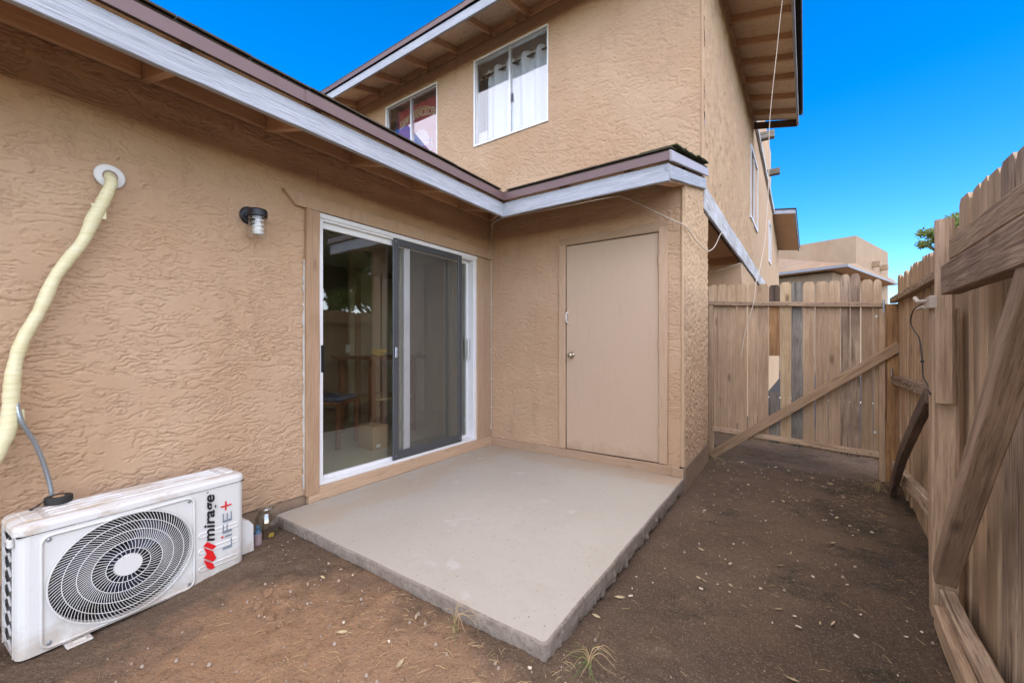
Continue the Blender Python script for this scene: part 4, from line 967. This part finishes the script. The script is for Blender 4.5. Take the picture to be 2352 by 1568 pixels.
tag(MB().tube(smooth([(2.81,1.98,5.42),(2.756,2.0,5.164),(2.696,2.0,4.527),(2.647,2.05,4.056),(2.622,2.1,3.72),(2.614,2.1,3.09),(2.592,1.9,2.42),(2.556,1.6,1.995),(2.548,1.40,1.88),(2.535,1.345,1.80),(2.513,1.33,1.58),(2.44,1.33,1.30),(2.394,1.33,.976)],8),.0042,7).build('cable',CABLE,None,True),'loose cream cable dangling from the upper eave over the gate','cable')
tag(MB().tube(smooth([(1.2,3.90,2.36),(1.8,3.6,2.33),(2.16,3.75,2.45)],8),.005,6).build('cable',CABLE,None,True),'thin cable strung across the shaded alcove','cable')

# ------------------------------------------------------------------ things in the windows
cu=thing('curtain','white grommet curtain hung behind the right upper window','curtain',(-.37,1.1,3.9))
U=np.linspace(0,1,150); V=np.linspace(0,1,20); UU,VV=np.meshgrid(U,V)
ph=UU*2*math.pi*5.2+.6*np.sin(UU*7); X=-.90+1.20*UU; Y=1.11+.045*np.sin(ph)*(.55+.45*VV)+.008*np.sin(UU*40+VV*3); Zc=3.86+VV*1.36+.028*VV**8*np.cos(ph*1.0)
idx=np.arange(UU.size).reshape(UU.shape); F=np.stack([idx[:-1,:-1],idx[:-1,1:],idx[1:,1:],idx[1:,:-1]],-1).reshape(-1,4)
mk('curtain_cloth',np.stack([X,Y,Zc],-1).reshape(-1,3),F,CLOTH,cu,True)
gm=MB()
for k in range(10): gm.lathe([(.026,-.004),(.026,.004)],(-.88+.125*k,1.108,5.165),'y',14)
gm.build('grommet',BLACK,cu)
rd=thing('curtain_rod','dark curtain rod across the right upper window','rod',(-.4,1.11,5.17))
MB().tube([(-.99,1.108,5.168),(.36,1.108,5.168)],.013,10).lathe([(.02,-.02),(.022,0),(.02,.02)],(-.985,1.108,5.168),'x',12).build('pole',BLACK,rd,True)
tag(MB().tube([(-.925,1.06,5.1),(-.925,1.06,4.12)],.006,6).build('blind_wand',BLACK),'thin dark wand hanging beside the white curtain','wand')
tag(MB().bbox((-.962,.958,4.08),(-.80,.975,4.25),.004).build('foam_block',plain('foam_cream',(.60,.53,.43),.9,0,.2,.12)),'cream foam block in the lower corner of the curtained window','block')
FLAG=plain('flag_red',(.38,.06,.06),.9); FLAGB=plain('flag_border',(.07,.03,.06),.9); FLAGT=plain('flag_gold',(.62,.48,.26),.9); FLAGW=plain('flag_white',(.52,.36,.36),.9); FLAGS=plain('flag_grey',(.36,.38,.44),.9)
fg=thing('flag','red banner reading SAN FRANCISCO hung in the left upper window','flag',(-2.4,1.05,4.0))
MB().box((-2.83,1.05,3.95),(-1.80,1.054,5.20)).build('banner_cloth',FLAG,fg)
MB().box((-2.915,1.05,3.95),(-2.832,1.055,5.20)).build('banner_edge',FLAGB,fg)
m=MB()
for r,wd in ((.86,.012),(.82,.012)):
    pa=[]; 
    for k in range(25):
        a=rad(48+84*k/24); pa.append((-2.32+r*.72*math.cos(a),1.046,4.38+r*.86*math.sin(a)))
    m.tube(pa,wd*.55,5)
m.build('banner_stripe',FLAGT,fg)
def flat_text(body,size,fx,mat,parent,name='lettering'):
    cu_=bpy.data.curves.new(name,'FONT'); cu_.body=body; cu_.size=size; cu_.extrude=.002; cu_.offset=.003; cu_.align_x='CENTER'; cu_.resolution_u=2
    ob=bpy.data.objects.new('text_tmp',cu_); COL.objects.link(ob); dg=bpy.context.evaluated_depsgraph_get(); me=bpy.data.meshes.new_from_object(ob.evaluated_get(dg))
    COL.objects.unlink(ob); bpy.data.objects.remove(ob)
    for v in me.vertices: v.co=Vector(fx(v.co.x,v.co.y,v.co.z))-off(parent)
    me.name=name; me.materials.clear(); me.materials.append(mat); o=_link(bpy.data.objects.new(name,me)); o.parent=parent; return o
flat_text('SAN FRANCISCO',.17,lambda x,y,z:(-2.37+x*.66,1.045-z,4.86+y*1.15+.10-(x*.66)**2*.42),FLAGT,fg)
hm=MB(); hp=[]
for k in range(15): a=rad(-10+200*k/14); hp.append((-2.30+.22*math.cos(a),1.047,4.50+.24*math.sin(a)))
hm.prism(hp,(0,.003,0)); hm.build('banner_helmet',FLAGW,fg)
MB().tube([(-2.12,1.045,4.52),(-2.02,1.045,4.50),(-2.0,1.045,4.36),(-2.14,1.045,4.28)],.012,6).tube([(-2.12,1.045,4.43),(-2.0,1.045,4.42)],.01,6).build('banner_facemask',FLAGS,fg)
# ------------------------------------------------------------------ things in the living room
bxx=thing('cardboard_box','closed cardboard box on the floor behind the glass door','box',(-.66,-1.06,.085))
MB().bbox((-.80,-1.18,.086),(-.56,-.99,.32),.003).build('carton',CARD,bxx)
MB().box((-.80,-1.10,.3205),(-.559,-1.07,.3215)).build('packing_tape',plain('tape_tan',(.45,.33,.2),.3),bxx)
MB().box((-.5595,-1.14,.11),(-.5585,-1.09,.14)).build('label_sticker',PWHITE,bxx)
def chair(x,y,rz):
    c=thing('dining_chair','cherry wood dining chair with blue seat behind the glass','chair',(x,y,.086),rotz=rz)
    for a,b,h in ((-.2,-.2,1.05),(.2,-.2,1.05),(-.2,.2,.44),(.2,.2,.44)): MB().bbox((a-.022,b-.022,0),(a+.022,b+.022,h),.006).build('leg',CHERRY,c)
    MB().bbox((-.23,-.23,.44),(.23,.23,.475),.01).build('seat_frame',CHERRY,c); MB().bbox((-.21,-.2,.475),(.21,.22,.52),.018).build('seat',CUSH,c)
    for z in (.62,.80,.97): MB().bbox((-.18,-.21,z),(.18,-.19,z+.06),.005).build('back_slat',CHERRY,c)
chair(-1.15,-1.28,rad(-60))
tb=thing('counter_table','tall cherry wood table with a bowl end behind the glass door','table',(-1.3,-.55,.086))
for a in (-1.6,-1.02):
    for b in (-.85,-.25): MB().bbox((a-.03,b-.03,.086),(a+.03,b+.03,.97),.006).build('leg',CHERRY,tb)
MB().bbox((-1.72,-.92,.97),(-.95,-.10,1.005),.008).build('tabletop',CHERRY,tb); MB().bbox((-1.62,-.86,.50),(-1.0,-.24,.525),.005).build('shelf',PALEW,tb)
bn=thing('bananas','bunch of yellow bananas on the table inside','fruit',(-1.18,-.62,1.006))
for k in range(5):
    o_=.03*k; pts=smooth([(-1.18+.01*k,-.74,1.045+.01*k),(-1.17,-.66,1.02+.012*k),(-1.165+.012*k,-.58,1.03+.01*k),(-1.17,-.52,1.065)],4)
    MB().tube(pts,[.004+.015*math.sin(math.pi*min(1,max(.05,i/(len(pts)-1)))) for i in range(len(pts))],8).build('banana',YEL,bn,True)
vb=thing('vertical_blinds','pale vertical blind slats gathered at the right side of the glass door','blinds',(-.15,-.5,2.03))
for k,y in enumerate((-.60,-.565,-.53,-.50,-.47,-.44,-.41,-.385,-.36)): bar('slat',(-.15+.012*(k%2),y,.13),(-.15+.012*(k%2),y,2.02),.085,.002,(.55,.83,0),BLIND,vb,2,.0005,.0004)
tag(MB().bbox((-2.098,-.47,1.03),(-2.088,-.40,1.14),.003).build('light_switch',PWHITE),'white light switch on the wall inside','switch')
for i,(y,z,a) in enumerate(((.36,1.17,.14),(.36,1.03,.11))): tag(MB().box((-.60,.944,z),(-.60+a,.949,z+.09)).build('paper_note',PWHITE),('upper' if i==0 else 'lower')+' white note pinned on the inside wall behind the screen','note','notes on the inside wall')

# ------------------------------------------------------------------ jar and bottle by the slab corner
jr=thing('glass_jar','empty clear glass jar standing between slab and air conditioner','jar',(.16,-2.50,-.10))
MB().lathe([(.035,-.10),(.060,-.095),(.063,-.06),(.062,.06),(.050,.085),(.047,.095),(.049,.10),(.049,.118),(.046,.122)],(.16,-2.50,0),'z',24).build('jar_body',JARG,jr,True)
MB().bbox((.215,-2.515,-.055),(.2185,-2.485,-.03),.001).build('jar_label',YEL,jr)
bt=thing('small_bottle','little bottle with pink label and blue cap behind the unit','bottle',(.235,-2.585,-.10))
MB().lathe([(.018,-.10),(.021,-.095),(.021,-.065)],(.235,-2.585,0),'z',14).build('bottle_base',RUBBER,bt)
MB().lathe([(.0215,-.065),(.0215,.005)],(.235,-2.585,0),'z',14).build('label_band',plain('pink_label',(.30,.22,.22),.6,0,.3,.4),bt)
MB().lathe([(.021,.005),(.012,.025),(.013,.04),(.010,.052)],(.235,-2.585,0),'z',14).build('cap',plain('blue_cap',(.05,.11,.17),.4),bt)

# ------------------------------------------------------------------ litter, pebbles, straw, weeds
def G0(x,y): return float(gz(np.array([x]),np.array([y]))[0])+.004
def free(x,y): return not(-.0<x<2.14 and y>-2.43) and x<3.42-.0*y and x>.5-.4*(y>-2.6)
def scatter(name,label,cat,mat,N,mk_,bias=None):
    m=MB(); c=0
    while c<N:
        x=random.uniform(.3,3.5); y=random.uniform(-3.7,1.3)
        if not free(x,y) or (x<.62 and y<-2.6): continue
        if bias and random.random()>bias(x,y): continue
        mk_(m,x,y,G0(x,y)); c+=1
    o=m.build(name,mat); tag(o,label,cat,kind='stuff'); return o
def chip(m,x,y,z):
    r=random.choice((.0035,.004,.005,.006,.008,.012)); k=random.uniform(.45,.8); a=random.uniform(0,3.14); n=8
    m.prism([(x+r*math.cos(t)*math.cos(a)-r*k*math.sin(t)*math.sin(a),y+r*math.cos(t)*math.sin(a)+r*k*math.sin(t)*math.cos(a),z+.004+random.uniform(0,.002)) for t in [2*math.pi*i/n for i in range(n)]],(0,0,-.003))
scatter('seed_litter','pale seed pods and wood chips strewn over the dirt','litter',CHIP,130,chip)
def leaf_bit(m,x,y,z):
    l=random.uniform(.012,.030); a=random.uniform(0,6.28); c,s_=math.cos(a),math.sin(a); w_=l*random.uniform(.16,.30); k=random.uniform(.003,.008)
    P_=lambda p,q,h:(x+p*c-q*s_,y+p*s_+q*c,z+h)
    m.add([P_(-l,0,.006),P_(-l*.3,w_,.003+k),P_(l*.4,w_*.8,.004+k),P_(l,0,.008),P_(l*.4,-w_*.8,.003),P_(-l*.3,-w_,.003),P_(0,0,.001)],[(0,1,6),(1,2,6),(2,3,6),(3,4,6),(4,5,6),(5,0,6)])
scatter('dry_leaves','curled pale dry leaves lying on the dirt','leaves',LEAFD,60,leaf_bit)
def peb(m,x,y,z):
    r=random.choice((.003,.004,.005,.008)); h=r*.8; n=6; vs=[(x+r*random.uniform(.7,1.2)*math.cos(2*math.pi*i/n),y+r*random.uniform(.7,1.2)*math.sin(2*math.pi*i/n),z-.002) for i in range(n)]
    vs2=[(x+(a-x)*.55,y+(b-y)*.55,z+h) for a,b,_ in vs]; m.add(vs+vs2,[(i,(i+1)%n,n+(i+1)%n,n+i) for i in range(n)]+[tuple(range(n,2*n))])
scatter('pebbles','small pebbles and clods on the dirt','pebbles',STONE,420,peb,lambda x,y:1.0 if y<-2.2 else .3)
def straw(m,x,y,z):
    a=random.uniform(0,6.28); l=random.uniform(.012,.05); b=a+random.uniform(-.5,.5)
    m.tube([(x,y,z+.004),(x+l*.5*math.cos(a),y+l*.5*math.sin(a),z+.007),(x+l*.5*(math.cos(a)+math.cos(b)),y+l*.5*(math.sin(a)+math.sin(b)),z+.004)],.0009,3,False)
def sb(x,y):
    f=1.0 if (1.2<x<2.2 and y<-2.35) else .12
    if x>3.2 and y>.0: f=.8
    if x<2.35 and y>1.0: f=1
    return f
scatter('dry_straw','dry grass clippings and straw on the dirt','straw',STRAW,900,straw,sb)
def clods():
    m=MB()
    for k in range(34):
        x=.92+random.gauss(0,.085); y=-2.80+random.gauss(0,.06); z=G0(x,y); r=random.choice((.006,.009,.013,.018,.026))
        vs=[];n=7
        st=random.uniform(0,3.14); el=random.uniform(.45,.9)
        for h,f in ((0,1.1),(r*.28,1.0),(r*.5,.6)): vs+=[(x+r*f*random.uniform(.6,1.3)*math.cos(2*math.pi*i/n),y+el*r*f*random.uniform(.6,1.3)*math.sin(2*math.pi*i/n),z-.004+h*random.uniform(.5,1.4)) for i in range(n)]
        m.add(vs,[(j*n+i,j*n+(i+1)%n,(j+1)*n+(i+1)%n,(j+1)*n+i) for j in range(2) for i in range(n)]+[tuple(range(2*n,3*n))])
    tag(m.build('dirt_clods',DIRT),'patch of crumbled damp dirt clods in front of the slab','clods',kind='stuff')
clods()
GREENB=plain('grass_green',(.10,.15,.035),.7); 
def weed(x,y,label,n,h,mats,spread):
    r=thing('weed',label,'weed',(x,y,G0(x,y)))
    for part,mat,cnt,hh in (('dry_stems',STRAW,n,h),('green_blades',GREENB,n if mats else n//3,h*.55)):
        m=MB()
        for k in range(cnt):
            a=random.uniform(0,6.28); s_=random.uniform(.3,1)*spread; z=G0(x,y); b=a+random.uniform(-1,1)
            p1=(x+s_*.3*math.cos(a),y+s_*.3*math.sin(a),z+hh*random.uniform(.4,1)); p2=(x+s_*.7*math.cos(a)+.02*math.cos(b),y+s_*.7*math.sin(a)+.02*math.sin(b),z+hh*random.uniform(.3,1)); p3=(p2[0]+.05*math.cos(b),p2[1]+.05*math.sin(b),z+hh*random.uniform(.05,.5))
            m.tube(smooth([(x+random.uniform(-.012,.012),y+random.uniform(-.012,.012),z-.005),p1,p2,p3],3),[.0012,.0012,.0012,.0011,.0011,.001,.001,.0009,.0008,.0006],3,False)
        o=m.build(part,mat,r); o['kind']='stuff'
weed(2.24,-2.30,'wispy half-green weed right of the slab corner',11,.065,True,.085)
weed(1.72,-2.47,'dry straw weed against the front edge of the slab',7,.11,False,.10)
weed(3.46,.92,'dry tuft at the foot of the leaning brace',14,.10,False,.10)
weed(2.16,1.20,'dry tuft at the foot of the gate brace',10,.06,False,.07)

# ------------------------------------------------------------------ trees beyond the fence
def tree(name,label,base,h,r,nleaf,leaf,lsz,seed,clumps=26,flat=.75):
    rs=random.Random(seed); rn=np.random.RandomState(seed)
    root=thing(name,label,'tree',base,'trees beyond the side fence'); b=Vector(base)
    tm=MB(); tm.tube([b,b+Vector((.06*h*.3,0,h*.3)),b+Vector((.0,.05*h,h*.55)),b+Vector((.03*h,.02*h,h*.85))],[.045*h,.034*h,.024*h,.008*h],10)
    cs=[]
    for k in range(clumps):
        a=rs.uniform(0,6.28); q=math.sqrt(rs.random()); el=rs.uniform(-.5,1.0)
        c=b+Vector((r*q*math.cos(a),r*q*math.sin(a),h*.72+r*flat*el*math.sqrt(max(0,1-q*q*.8)))); cs.append(c)
        tm.tube(smooth([b+Vector((0,.03*h,h*rs.uniform(.3,.6))),b.lerp(c,.6)+Vector((0,0,h*.25)),c],3),[.014*h,.011*h,.009*h,.007*h,.005*h,.003*h,.002*h],5,False)
    tm.build('trunk',BARK,root)
    C=np.array([tuple(c) for c in cs]); pick=rn.randint(0,len(cs),nleaf); rad_=rn.uniform(.16,.34,len(cs))*r
    D=rn.normal(0,1,(nleaf,3)); D/=np.linalg.norm(D,axis=1)[:,None]; D*= (rn.rand(nleaf)**.5)[:,None]*rad_[pick][:,None]; D[:,2]*=.7
    P0=C[pick]+D; a=rn.normal(0,1,(nleaf,3)); a/=np.linalg.norm(a,axis=1)[:,None]; t=rn.normal(0,1,(nleaf,3)); t-=a*(t*a).sum(1)[:,None]; t/=np.linalg.norm(t,axis=1)[:,None]
    s_=lsz*rn.uniform(.6,1.3,nleaf)[:,None]; v=np.stack([P0-a*s_,P0+t*s_*.32,P0+a*s_,P0-t*s_*.32],1).reshape(-1,3)
    o=mk('crown',v,np.arange(nleaf*4).reshape(-1,4),leaf,root); return root
tree('acacia_tree','small feathery tree peeking over the side fence by the hinge post',(5.46,7.46,-.15),4.55,.66,3600,LEAF,.046,3,26)
tree('olive_tree','big dark tree beyond the fence, seen only in the door glass',(10.5,2.6,-.15),6.2,3.0,26000,LEAF2,.11,5,60)
tree('olive_tree','smaller shaggy tree beyond the fence, seen only in the glass',(8.4,4.9,-.15),4.2,1.7,16000,LEAF,.08,8,40)
tree('olive_tree','tall tree furthest along the reflected row in the glass',(13.5,6.4,-.15),7.5,3.0,22000,LEAF2,.12,9,50)
